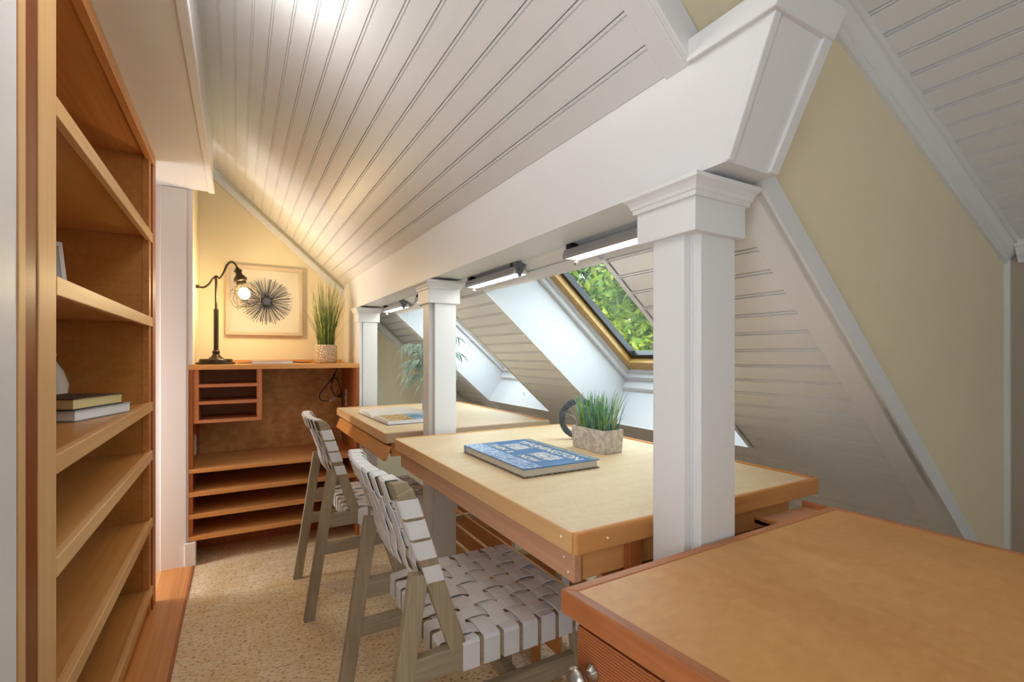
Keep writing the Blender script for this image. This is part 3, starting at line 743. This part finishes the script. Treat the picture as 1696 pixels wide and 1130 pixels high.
# ================================================================= CHAIRS
def make_chair(label):
    # local frame: origin on floor under seat middle; x forward (towards the desk), y to the far side
    ch = thing('dining_chair', label, 'chair', (0, 0, 0), 0, 'woven strap chairs at the desks')
    xo = .60; hw = .222
    def X(x): return x - xo
    ys = (-hw, hw)
    for y in ys:
        q = MB(); q.bar((X(.262), y, 0), (X(.357), y, .625), .042, .026)
        q.build('leg', GREYW, ch, bevel=.002)
    for y in ys:
        q = MB(); q.bar((X(.835), y, 0), (X(.80), y, .39), .034, .026); q.build('leg', GREYW, ch, bevel=.002)
    for y in ys:   # back posts
        yy = y + (.0 if y > 0 else 0)
        q = MB(); q.bar((X(.452), yy, .43), (X(.322), yy, .815), .040, .0255); q.build('back_post', GREYW, ch, bevel=.002)
    for y in ys:
        box(X(.335), X(.835), y - .0125, y + .0125, .380, .437).build('side_rail', GREYX, ch, bevel=.002)
        box(X(.31), X(.815), y - .0115, y + .0115, .268, .316).build('stretcher', GREYX, ch, bevel=.002)
    box(X(.60), X(.628), -hw + .012, hw - .012, .275, .310).build('cross_stretcher', GREYX, ch, bevel=.002)
    box(X(.415), X(.44), -hw + .012, hw - .012, .385, .435).build('seat_rail', GREYX, ch, bevel=.002)
    box(X(.81), X(.835), -hw + .012, hw - .012, .385, .435).build('seat_rail', GREYX, ch, bevel=.002)
    # curved back rails
    def bow(y): return -.030 * (1 - (y / hw) ** 2)
    def crail(z, h, t, name, ext=.0):
        rings = []
        for k in range(13):
            y = -hw + 2 * hw * k / 12
            xc = .322 + (.815 - z) * .3377 + bow(y)
            dx = .3377
            rings.append([(X(xc - t / 2 + dx * h / 2), y, z - h / 2), (X(xc + t / 2 + dx * h / 2), y, z - h / 2), (X(xc + t / 2 - dx * h / 2), y, z + h / 2), (X(xc - t / 2 - dx * h / 2), y, z + h / 2)])
        return MB().loft(rings).build(name, GREYX, ch, bevel=.002)
    crail(.812, .046, .034, 'top_rail'); crail(.618, .034, .022, 'lower_rail')
    # seat straps: along x (wrap front and back rails) and along y (wrap the side rails)
    nX, nY = 7, 7
    zt = .4425
    yc = [-.185 + .370 * k / (nX - 1) for k in range(nX)]
    xc = [.482 + .330 * k / (nY - 1) for k in range(nY)]
    sw = .0430; tt = .0024
    for i, y in enumerate(yc):
        pts = [(X(.412), y, .380), (X(.412), y, .436), (X(.416), y, zt - .002)]
        for j in range(nY):
            s = 1 if (i + j) % 2 == 0 else -1
            pts += [(X(xc[j] - .012), y, zt + s * .0038 - .004 * math.sin(math.pi * j / (nY - 1))), (X(xc[j] + .012), y, zt + s * .0038 - .004 * math.sin(math.pi * j / (nY - 1)))]
        pts += [(X(.834), y, zt - .002), (X(.8385), y, .436), (X(.8385), y, .380)]
        MB().ribbon(pts, (0, 1, 0), sw, tt).build('seat_strap', STRAP, ch)
    for j, x in enumerate(xc):
        h = hw + .0155
        pts = [(X(x), -h + .02, .3765), (X(x), -h, .3775), (X(x), -h, .436), (X(x), -h + .004, zt)]
        for i in range(nX):
            s = -1 if (i + j) % 2 == 0 else 1
            dip = .004 * math.sin(math.pi * i / (nX - 1))
            pts += [(X(x), yc[i] - .012, zt + s * .0038 - dip), (X(x), yc[i] + .012, zt + s * .0038 - dip)]
        pts += [(X(x), h - .004, zt), (X(x), h, .436), (X(x), h, .3775), (X(x), h - .02, .3765)]
        MB().ribbon(pts, (1, 0, 0), sw, tt).build('seat_strap', STRAP, ch)
    # back straps: vertical ones wrap the top rail and the lower rail
    nV = 8
    yv = [-.176 + .352 * k / (nV - 1) for k in range(nV)]
    zh = [.778, .729, .680]
    def bx(z, y, off): return X(.322 + (.815 - z) * .3377 + bow(y) + off)
    for i, y in enumerate(yv):
        pts = [(bx(.60, y, -.0135), y, .600), (bx(.636, y, -.0135), y, .636), (bx(.655, y, -.008), y, .655)]
        for j, z in enumerate(reversed(zh)):
            s = 1 if (i + j) % 2 == 0 else -1
            pts += [(bx(z - .01, y, s * .0014 - .0045), y, z - .01), (bx(z + .01, y, s * .0014 - .0045), y, z + .01)]
        pts += [(bx(.792, y, -.0195), y, .790), (bx(.838, y, -.0185), y, .8345), (bx(.842, y, -.014), y, .8385), (bx(.842, y, .013), y, .8385), (bx(.838, y, .0185), y, .834), (bx(.79, y, .0195), y, .79),
                (bx(.76, y, .006), y, .765)]
        MB().ribbon(pts, (0, 1, 0), .046, tt).build('back_strap', STRAP, ch)
    for j, z in enumerate(zh):
        h = hw + .0155; pts = []
        pts += [(bx(z, 0, 0) + .030 + .018, -h + .012, z), (bx(z, -hw, .0225), -h + .004, z), (bx(z, -hw, .0205), -h, z), (bx(z, -hw, -.0205), -h, z), (bx(z, -hw, -.0235), -h + .006, z), (bx(z, -hw, -.016), -hw + .026, z)]
        for i, y in enumerate(yv):
            s = -1 if (i + (2 - j)) % 2 == 0 else 1
            pts += [(bx(z, y, s * .0014 - .0008), y - .008, z), (bx(z, y, s * .0014 - .0008), y + .008, z)]
        pts += [(bx(z, hw, -.016), hw - .026, z), (bx(z, hw, -.0235), h - .006, z), (bx(z, hw, -.0205), h, z), (bx(z, hw, .0205), h, z), (bx(z, hw, .0225), h - .004, z)]
        MB().ribbon(pts, (-.3377 * .95, 0, .95), .044, tt).build('back_strap', STRAP, ch)
    for y in ys:
        s = 1 if y > 0 else -1; h = hw + .0145; z = .622
        pts = [(bx(z, hw, -.0225) , s * (h - .012), z), (bx(z, hw, -.021), s * h, z), (bx(z, hw, .021), s * h, z), (bx(z, hw, .0225), s * (h - .012), z)]
        MB().ribbon(pts[1:], (-.3377 * .95, 0, .95), .040, tt).build('back_strap', STRAP, ch)
    for a, b in ((.262, 1), (.835, 1)):
        for y in ys: box(X(a) - .018, X(a) + .018, y - .011, y + .011, -.0005, .003).build('foot_pad', BLACK, ch)
    return ch
c2 = make_chair('near woven strap chair with grey oak frame, pushed to the nearer desk')
c1 = copy_tree(c2)
c1['label'] = 'far woven strap chair with grey oak frame, at the farther desk'
c2.location = (.60, 1.272, 0); c1.location = (.60, 2.402, 0)

# ================================================================= BLUE PICTURE BOOK

pbk = thing('picture_book', 'large blue hardback picture book with photographs on its cover, on the nearer desk', 'book', (.632, 1.043, .805), R(-.4))
BW, BL, BT = .246, .376, .024
box(.005, BW - .005, .005, BL - .001, .003, BT - .003).build('pages', PAPER, pbk)
box(0, BW, 0, BL, 0, .003).build('back_cover', PHB, pbk, bevel=.0008)
fc = box(0, BW, 0, BL, BT - .003, BT).build('front_cover', TEALB, pbk, bevel=.0008)
box(0, BW, BL - .003, BL + .002, 0, BT).build('spine', PALEB, pbk, bevel=.001)
box(0, .058, 0, BL, BT, BT + .0004).build('photo_band', PH2, fc)
box(.222, BW, 0, BL, BT, BT + .0004).build('photo_band', PH3, fc)
box(.106, .166, .222, .318, BT, BT + .0005).build('photo', PH1, fc)
box(.108, .164, .055, .158, BT, BT + .0005).build('photo', PH1, fc)
def text(s, size, loc, rz, mat, parent, name='lettering', sx=1):
    cu = D.curves.new(name, 'FONT'); cu.body = s; cu.size = size; cu.extrude = .0002; cu.offset = .0007; cu.align_x = 'LEFT'
    t = D.objects.new(name, cu); C.objects.link(t)
    dg = bpy.context.evaluated_depsgraph_get(); me = D.meshes.new_from_object(t.evaluated_get(dg)); D.objects.remove(t, do_unlink=True)
    me.materials.append(mat); o = D.objects.new(name, me); C.objects.link(o); o.parent = parent
    o.location = loc; o.rotation_euler = (0, 0, rz); o.scale = (sx, 1, 1)
    return o
text('WASHINGTON', .043, (.178, .340, BT + .0006), R(-90), GOLD, fc, sx=1.10)
text('THEN', .034, (.068, .335, BT + .0006), R(-90), GOLD, fc, sx=1.05)
text('&', .034, (.068, .222, BT + .0006), R(-90), GOLD, fc)
text('NOW', .034, (.068, .152, BT + .0006), R(-90), GOLD, fc, sx=1.05)

# ================================================================= OPEN BOOK
ob = thing('open_book', 'open picture book lying on the farther desk, orange and blue photo on its near page', 'book', (.575, 2.40, .805), R(1.5))
def page_block(sgn, name, mat_top):
    n = 12; top = []; L_ = .262
    for k in range(n + 1):
        t = k / n; y = sgn * L_ * t
        z = .004 + .019 * math.sin(min(1, t * 3.2) * math.pi / 2) * (1 - .30 * t) * (1 if t > 0 else 0) + .001
        top.append((y, z))
    poly = [(0, .002)] + top + [(sgn * L_, .002)]
    return MB().prism(poly, 0.004, .272, 'X').build(name, PAPERW, ob), top
pgn, tn = page_block(-1, 'page_block', PAPERW); pgf, tf = page_block(1, 'page_block', PAPERW)
box(0, .276, -.266, .266, 0, .002).build('cover', GREYM, ob, bevel=.0008)
def page_print(top, x0, x1, k0, k1, mat, par):
    m = MB(); pts = []
    for k in range(k0, k1 + 1): y, z = top[k]; pts += [(x0, y, z + .0006), (x1, y, z + .0006)]
    m.add(pts, [(2 * i, 2 * i + 1, 2 * i + 3, 2 * i + 2) for i in range(k1 - k0)]); m.build('printed_photo', mat, par)
page_print(tn, .012, .13, 1, 12, PH4, pgn); page_print(tn, .13, .262, 1, 12, PH5, pgn)

# ================================================================= PLANTS
def blade(mb, base, tip, wd, bend, n=5, flat=None):
    b, t = Vector(base), Vector(tip); d = t - b; side = Vector((-d.y, d.x, 0))
    if side.length < 1e-4: side = Vector((1, 0, 0))
    side = side.normalized()
    a = random.uniform(-.9, .9); side = (side * math.cos(a) + Vector((d.x, d.y, 0)).normalized() * math.sin(a) if Vector((d.x, d.y, 0)).length > 1e-4 else side).normalized()
    pts = []
    for k in range(n + 1):
        s = k / n
        p = b + Vector((d.x * s ** bend, d.y * s ** bend, d.z * (s if bend < 3 else math.sin(s * 1.9) / math.sin(1.9))))
        w_ = wd * (1 - s) ** .7 + .0002
        pts += [p - side * w_ / 2, p + side * w_ / 2]
    mb.add(pts, [(2 * i, 2 * i + 1, 2 * i + 3, 2 * i + 2) for i in range(n)])
# tall grass in the pebbled pot, on the far bookcase
g1 = thing('potted_grass', 'tall green artificial grass in a round pebbled cream pot beside the picture', 'plant', (.496, 3.28, 1.066))
MB().lathe([(.056, 0), (.064, .006), (.068, .03), (.069, .08), (.067, .110), (.065, .118), (.058, .118), (.056, .095), (.0, .095)], 0, 0, 36, True).build('pot', PEBBLE, g1, smooth=True)
ga, gb, gc = MB(), MB(), MB()
for k in range(230):
    an = random.uniform(0, 2 * math.pi); r0 = .05 * math.sqrt(random.random()); sp = random.uniform(.6, 1.25)
    base = (r0 * math.cos(an), r0 * math.sin(an), .09)
    rr = r0 * 2.4 * sp + random.uniform(0, .03); hgt = random.uniform(.26, .53) - rr * .5
    a2 = an + random.uniform(-.3, .3)
    tip = (rr * math.cos(a2), min(rr * math.sin(a2), .22), .09 + hgt)
    (gb if hgt < .33 else ga).add([], []); blade(gb if random.random() < .4 else ga, base, tip, random.uniform(.004, .0075), random.uniform(1.2, 2.2))
for k, (tx, ty, tz) in enumerate([(-.17, .02, .16), (-.13, .0, .17), (.13, -.12, .30), (-.14, -.05, .34), (.15, .0, .36), (-.1, .1, .3), (.12, .05, .42)]):
    blade(gc, (.03 * (1 if tx > 0 else -1), 0, .09), (tx, ty, tz), .005, 1.2)
stuff(ga.build('grass_blades', GRASS, g1)); stuff(gb.build('grass_blades', GRASSD, g1)); stuff(gc.build('grass_blades', GRASS, g1))
MB().lathe([(.0, .094), (.056, .094), (.056, .098), (0, .098)], 0, 0, 20).build('moss', SOIL, g1)

# short grass in the stone trough, on the near desk
g2 = thing('planter', 'small rectangular stone-look trough with blue-green and lime grass on the nearer desk', 'plant', (1.0425, 1.2515, .805), R(-1))
def troughring(e, z): return [(-.0425 - e, -.0855 - e, z), (.0425 + e, -.0855 - e, z), (.0425 + e, .0855 + e, z), (-.0425 - e, .0855 + e, z)]
MB().loft([troughring(-.004, 0), troughring(.0, .074), troughring(-.006, .074), troughring(-.006, .058)]).build('trough', STONE, g2, bevel=.0015)
box(-.036, .036, -.079, .079, .056, .062).build('moss', SOIL, g2)
b1_, b2_, b3_ = MB(), MB(), MB()
for k in range(210):
    bx_, by_ = random.uniform(-.033, .033), random.uniform(-.074, .074)
    h = random.uniform(.07, .145)
    tip = (bx_ * 1.8 + random.uniform(-.02, .02), by_ * 1.35 + random.uniform(-.02, .02), .06 + h)
    blade(random.choice((b1_, b1_, b2_)), (bx_, by_, .058), tip, random.uniform(.004, .008), random.uniform(1.2, 2.2))
for k in range(26):
    an = random.choice((random.uniform(1.2, 2.2), random.uniform(-2.2, -1.0), random.uniform(2.6, 3.6)))
    blade(b3_, (random.uniform(-.03, .03), .065 * math.copysign(1, math.sin(an)), .06), (.09 * math.cos(an) * random.random(), math.copysign(random.uniform(.1, .15), math.sin(an)), .06 + random.uniform(.05, .12)), .003, 1.6)
stuff(b1_.build('grass_blades', TEALG, g2)); stuff(b2_.build('grass_blades', LIME, g2)); stuff(b3_.build('grass_blades', PALEG, g2))

# woven ring sculpture
rg = MB(); RR = .066
for s in range(9):
    ph0 = s * 2 * math.pi / 9; pts = []
    for k in range(48):
        a = 2 * math.pi * k / 48; q = ph0 + a * 5 + .6 * math.sin(3 * a + s)
        rr = RR + .009 * math.cos(q); pts.append((rr * math.cos(a), .009 * math.sin(q), RR + .010 + rr * math.sin(a)))
    rg.tube(pts, .0034, 5, True)
for k in range(1): pass
ring = rg.build('ring_sculpture', paint('dark_blue_grey_wicker', (84, 92, 104), .6, .3, 200, var=.35), None, smooth=True)
ring.location = (1.115, 1.437, .8045); ring.rotation_euler = (0, 0, R(-32))
tag(ring, 'dark wicker ring sculpture standing behind the stone planter', 'sculpture')

# leafy vase behind the middle column
g3 = thing('vase_plant', 'trailing silvery green leaves in a blue-grey vase behind the middle column', 'plant', (.935, 2.52, .805))
MB().lathe([(.045, 0), (.052, .01), (.058, .07), (.056, .14), (.045, .19), (.047, .205), (.04, .205), (.038, .19), (0, .185)], 0, 0, 28).build('vase', VASE, g3, smooth=True)
random.seed(21)
lf = MB(); st = MB()
for k in range(46):
    an = random.uniform(0, 2 * math.pi); reach = random.uniform(.05, .19); h = random.uniform(.02, .24)
    p = [Vector((.02 * math.cos(an), .02 * math.sin(an), .18))]
    top = Vector((reach * .55 * math.cos(an), reach * .55 * math.sin(an), .20 + h)); end = Vector((reach * math.cos(an), reach * math.sin(an), .20 + h * .75 - random.uniform(-.03, .09)))
    pts = []
    for i in range(9):
        t = i / 8; pts.append(p[0] * (1 - t) ** 2 + top * 2 * t * (1 - t) * 1.0 + end * t * t)
    st.tube(pts, .0012, 4)
    for i in range(3, 9):
        for sgn in (-1, 1):
            c = pts[i]; tdir = (pts[min(i + 1, 8)] - pts[i - 1]).normalized(); sd = Vector((-math.sin(an), math.cos(an), 0)) * sgn
            ln = random.uniform(.045, .075); q = []
            for j in range(5):
                s = j / 4; wv = .013 * math.sin(math.pi * (s * .9 + .05))
                cc = c + (sd * .75 + tdir * .8) .normalized() * ln * s + Vector((0, 0, -.045 * s * s))
                q += [cc - tdir * wv / 2 + Vector((0, 0, wv * .3)), cc + tdir * wv / 2]
            lf.add(q, [(2 * j, 2 * j + 1, 2 * j + 3, 2 * j + 2) for j in range(4)])
stuff(lf.build('leaves', EUCA, g3)); st.build('stems', EUCA, g3)
random.seed(5)

# ================================================================= PICTURE
pc = thing('wall_picture', 'square pale-oak framed picture of a navy starburst on the far wall', 'picture', (.16, YF, 1.4715))
hw_, hh = .2235, .2235; fw = .022
for a in ((-hw_, hw_, -.034, 0, hh - fw, hh), (-hw_, hw_, -.034, 0, -hh, -hh + fw)): box(*a).build('frame_bar', FRAMEW, pc, bevel=.001)
for a in ((-hw_, -hw_ + fw, -.034, 0, -hh + fw, hh - fw), (hw_ - fw, hw_, -.034, 0, -hh + fw, hh - fw)): box(*a).build('frame_bar', FRAMEW, pc, bevel=.001)
cv = box(-hw_ + fw, hw_ - fw, -.016, -.002, -hh + fw, hh - fw).build('canvas', CANVAS, pc)
sb = MB()
for k in range(230):
    a = 2 * math.pi * k / 230 + random.uniform(-.012, .012); l_ = random.uniform(.128, .160); r0 = random.uniform(0, .02)
    a0 = a + random.uniform(-.25, .25); sk = random.uniform(-.05, .05)
    p0_ = Vector((.008 + r0 * math.cos(a0), -.0175, r0 * math.sin(a0))); p1_ = Vector((.008 + l_ * math.cos(a + sk), -.0175, l_ * math.sin(a + sk)))
    if k % 9 in (3,): continue
    sb.bar(p0_, p1_, random.uniform(.0012, .0026), .002, (0, 1, 0))
sb.add([(.008 + .024 * math.cos(t) * (1 + .15 * math.sin(5 * t)), -.0187, .024 * math.sin(t) * (1 + .15 * math.cos(7 * t))) for t in [2 * math.pi * k / 24 for k in range(24)]], [tuple(range(24))])
stuff(sb.build('starburst_strokes', NAVY, pc))

# ================================================================= DESK LAMP
lp = thing('table_lamp', 'dark bronze lamp with a wire cage round a lit bulb on the low bookcase', 'lamp', (-.105, 3.25, 1.066))
MB().lathe([(.096, 0), (.098, .004), (.097, .010), (.084, .013), (.082, .026), (.078, .030), (.040, .032), (.036, .036), (.026, .044), (.018, .056), (.016, .060), (.019, .063), (.019, .075), (.016, .079), (.0125, .081)], 0, 0, 40).build('base', DARKM, lp, smooth=False)
MB().lathe([(.0125, .080), (.0125, .318), (.0065, .320), (.0065, .49)], 0, 0, 16).build('pole', DARKM, lp, smooth=False)
MB().sphere((0, 0, .500), .013, 16, 10).build('joint', DARKM, lp, smooth=True)
def smooth_pts(P, n=6):
    P = [Vector(p) for p in P]; out = []
    for i in range(len(P) - 1):
        a = P[max(i - 1, 0)]; b = P[i]; c = P[i + 1]; d = P[min(i + 2, len(P) - 1)]
        for k in range(n):
            t = k / n
            out.append(.5 * ((2 * b) + (c - a) * t + (2 * a - 5 * b + 4 * c - d) * t * t + (3 * b - a - 3 * c + d) * t ** 3))
    out.append(P[-1]); return out
arm = smooth_pts([(-.088, 0, .442), (-.060, 0, .440), (-.034, 0, .462), (-.015, 0, .494), (.0, 0, .502), (.018, 0, .499), (.034, 0, .525), (.056, 0, .580), (.076, 0, .598), (.094, 0, .588), (.108, 0, .560)])
MB().tube(arm, .0055, 10).build('arm', DARKM, lp, smooth=True)
MB().sphere((-.090, 0, .442), .0105, 14, 8).build('arm_tip', DARKM, lp, smooth=True)
# head: built along -z then tilted
tilt = R(-14)
def head(mb):
    out = MB(); out.f = mb.f
    M_ = Matrix.Translation((.106, 0, .563)) @ Matrix.Rotation(tilt, 4, 'Y')
    out.v = [tuple(M_ @ Vector(p)) for p in mb.v]; return out
head(MB().lathe([(.005, .008), (.010, 0), (.016, -.008), (.022, -.012), (.022, -.020), (.017, -.022), (.017, -.038), (.022, -.042), (.033, -.058), (.036, -.064), (.036, -.072), (.026, -.078), (.028, -.094), (.0, -.094)], 0, 0, 28)).build('socket', DARKM, lp, smooth=False)
head(MB().sphere((0, 0, -.150), .030, 20, 12, 1.15)).build('bulb', BULB, lp, smooth=True)
cg = MB()
for k in range(8):
    a = 2 * math.pi * k / 8; a2 = a + math.pi / 4
    pr = [(.027, -.094), (.046, -.108), (.066, -.135), (.078, -.170), (.074, -.205), (.058, -.225)]
    cg.tube(smooth_pts([(r * math.cos(a + (.16 if i % 2 else 0)), r * math.sin(a + (.16 if i % 2 else 0)), z) for i, (r, z) in enumerate(pr)], 4), .0012, 5)
for r, z, wv in ((.058, -.225, .006), (.064, -.128, .010)):
    cg.tube([(r * math.cos(t), r * math.sin(t), z + wv * math.sin(4 * t)) for t in [2 * math.pi * k / 40 for k in range(40)]], .0012, 5, True)
head(cg).build('wire_cage', DARKM, lp)
pl = point('bulb_light', (.045, 3.20, 1.475), 4.4, (1, .77, .44), .03)
# the emitting bulb mesh must not swallow its own lamp: the light sits beside the glass

# white book lying on the bookcase top
book('book', 'thin white book lying flat on the low bookcase between lamp and grass pot', (.068, 3.115, 1.0665), R(0), .222, .16, .019, LGREY, PAPERW, .002)

# cord: over the top and coiled in the compartment
crd = thing('power_cord', 'black power cord coiled inside the low bookcase, plugged at the right', 'cord', (.55, 3.4, .93))
pts = [(.592, 3.40, 1.038), (.565, 3.40, .985), (.53, 3.40, .93), (.487, 3.40, .875), (.474, 3.40, .845), (.490, 3.40, .816), (.535, 3.40, .812)]
MB().tube(smooth_pts(pts, 5), .0032, 6).build('cable', BLACK, crd, world=True, smooth=True)
pts = [(.575, 3.405, .995), (.555, 3.405, .94), (.552, 3.405, .89), (.575, 3.405, .845), (.600, 3.405, .838), (.613, 3.40, .862), (.603, 3.40, .905), (.592, 3.40, .945), (.570, 3.40, .965), (.553, 3.40, .955), (.548, 3.40, .93)]
MB().tube(smooth_pts(pts, 5), .0032, 6).build('cable', BLACK, crd, world=True, smooth=True)
box(.585, .618, 3.375, 3.395, .835, .852).build('plug', BLACK, crd, world=True, bevel=.003)
m = MB(); m.bar((.535, 3.398, .810), (.580, 3.398, .832), .017, .003, (0, 1, 0)); m.build('tag', PINK, crd, world=True)
cd2 = MB().tube(smooth_pts([(.004, 3.24, 1.071), (.03, 3.33, 1.070), (.10, 3.40, 1.070), (.24, 3.44, 1.070), (.30, 3.42, 1.076), (.36, 3.43, 1.070), (.43, 3.46, 1.070)], 6), .003, 6).build('lamp_cord', BLACK, None, smooth=True)
tag(cd2, 'thin dark lamp cord running behind the white book on the low bookcase', 'cord')

# ================================================================= LIGHT FIXTURES under the beam
def fixture(yc_, label):
    f = thing('task_light', label, 'light', (.815, yc_, 1.425), 0, 'slim task lights hung under the beam')
    L2 = .19
    # local coordinates: trough opening down and towards the aisle
    prof = [(-.022, -.038), (-.026, -.030), (-.020, -.012), (.012, -.006), (.034, -.024), (.036, -.034), (.031, -.036), (.010, -.012), (-.016, -.017), (-.021, -.032)]
    MB().prism(prof, -L2, L2, 'Y').build('housing', LGREY, f)
    MB().prism([(-.019, -.0335), (.029, -.0345), (.008, -.0135), (-.014, -.0185)], -L2 + .006, L2 - .006, 'Y').build('tube', TUBE, f)
    MB().prism([(-.024, -.036), (.034, -.034), (.012, -.008), (-.018, -.010)], L2, L2 + .003, 'Y').build('end_cap', PLASTIC, f)
    MB().prism([(-.024, -.036), (.034, -.034), (.012, -.008), (-.018, -.010)], -L2 - .003, -L2, 'Y').build('end_cap', PLASTIC, f)
    for s in (-1, 1):
        box(-.018, .012, s * (L2 - .018) - .012, s * (L2 - .018) + .012, -.010, .004).build('bracket', BLACK, f, bevel=.001)
    MB().prism([(-.032, .006), (.028, .006), (.002, -.044), (-.006, -.046)], -L2 - .009, -L2 - .004, 'Y').build('bracket_plate', GREYM, f, bevel=.001)
    MB().lathe([(.006, -.058), (.007, -.050), (.004, -.046), (.004, -.036)], .0, L2 - .03, 10).build('thumb_screw', STEEL, f)
    MB().tube([(-.004, -L2 - .018, -.022), (-.004, -L2 - .004, -.022)], .005, 8).build('thumb_screw', GREYM, f)
fixture(.905, 'task light under the beam just beyond the nearest column')
fixture(1.565, 'task light under the beam just this side of the middle column')
fixture(2.20, 'task light under the beam mostly hidden behind the middle column')
fixture(2.84, 'task light under the beam nearest the far wall')

# ================================================================= GARDEN outside the skylights
def leafcloud(mb, c, r, n, size, flat=.8):
    for k in range(n):
        while True:
            v = Vector((random.uniform(-1, 1), random.uniform(-1, 1), random.uniform(-1, 1)))
            if v.length < 1: break
        p = Vector(c) + Vector((v.x * r[0], v.y * r[1], v.z * r[2]))
        a = Vector((random.gauss(0, 1), random.gauss(0, 1), random.gauss(-.3, .6))).normalized()
        b = a.cross(Vector((random.gauss(0, .6), random.gauss(0, .6), 1))).normalized()
        s = size * random.uniform(.6, 1.3); nn = a.cross(b) * s * .12
        mb.add([p, p + a * s * .4 + b * s * .27 + nn, p + a * s, p + a * s * .4 - b * s * .27 + nn], [(0, 1, 2), (0, 2, 3)])
def tree(loc, label, hgt, crown, mats, n, size, lean=(0, 0), group='trees outside the skylights'):
    t = thing('garden_tree', label, 'tree', loc, 0, group)
    tr = MB()
    pts = [(0, 0, -3.0), (.05, .0, -1.5), (lean[0] * .3, lean[1] * .3, 0), (lean[0] * .7 + .06, lean[1] * .7, hgt * .4), (lean[0], lean[1], hgt * .8), (lean[0] + .1, lean[1], hgt)]
    sp = smooth_pts(pts, 5); tr.tube(sp, [.06 * (1 - .8 * i / len(sp)) for i in range(len(sp))], 8)
    for k in range(12):
        b = sp[random.randint(9, len(sp) - 3)]; an = random.uniform(0, 6.28); l_ = random.uniform(.5, 1.1)
        e = b + Vector((math.cos(an) * l_, math.sin(an) * l_, random.uniform(.2, .9)))
        tr.tube(smooth_pts([b, (b + e) / 2 + Vector((0, 0, .08)), e], 4), [.018 * (1 - .08 * i) for i in range(9)], 5)
    tr.build('trunk', BARK, t)
    for i, mt in enumerate(mats):
        mb = MB()
        for k in range(7):
            c = [random.uniform(-1, 1) * crown[j] * .55 + (crown[3] if j == 2 else 0) + (lean[j] if j < 2 else 0) for j in range(3)]
            leafcloud(mb, c, (crown[0] * .6, crown[1] * .6, crown[2] * .6), n // 7, size)
        stuff(mb.build('foliage', mt, t))
    return t
random.seed(11)
tree((3.25, 3.15, 0), 'leafy garden tree with a grey trunk seen through the nearer skylight', 3.2, (1.0, 1.1, 1.3, 1.6), (TLEAF, TLEAF2, TLEAFD), 2200, .085)
tree((4.9, 5.9, 0), 'dense dark green tree farther out behind the skylights', 3.6, (1.7, 1.9, 1.8, 1.8), (TLEAF, TLEAFD, TLEAFD), 4200, .12)
tree((5.6, 3.4, 0), 'yellow-green tree at the right beyond the nearer skylight', 3.4, (1.7, 1.7, 1.8, 1.7), (TLEAF, TLEAF2, TLEAFD), 4200, .12)
tree((3.9, 7.4, 0), 'dark tree at the left beyond the farther skylight', 3.4, (1.7, 1.7, 1.7, 1.5), (TLEAF, TLEAFD), 3800, .12)
gd = struct(box(2.3, 14, -3, 14, -3.1, -3.0).build('floor', TLEAFD))
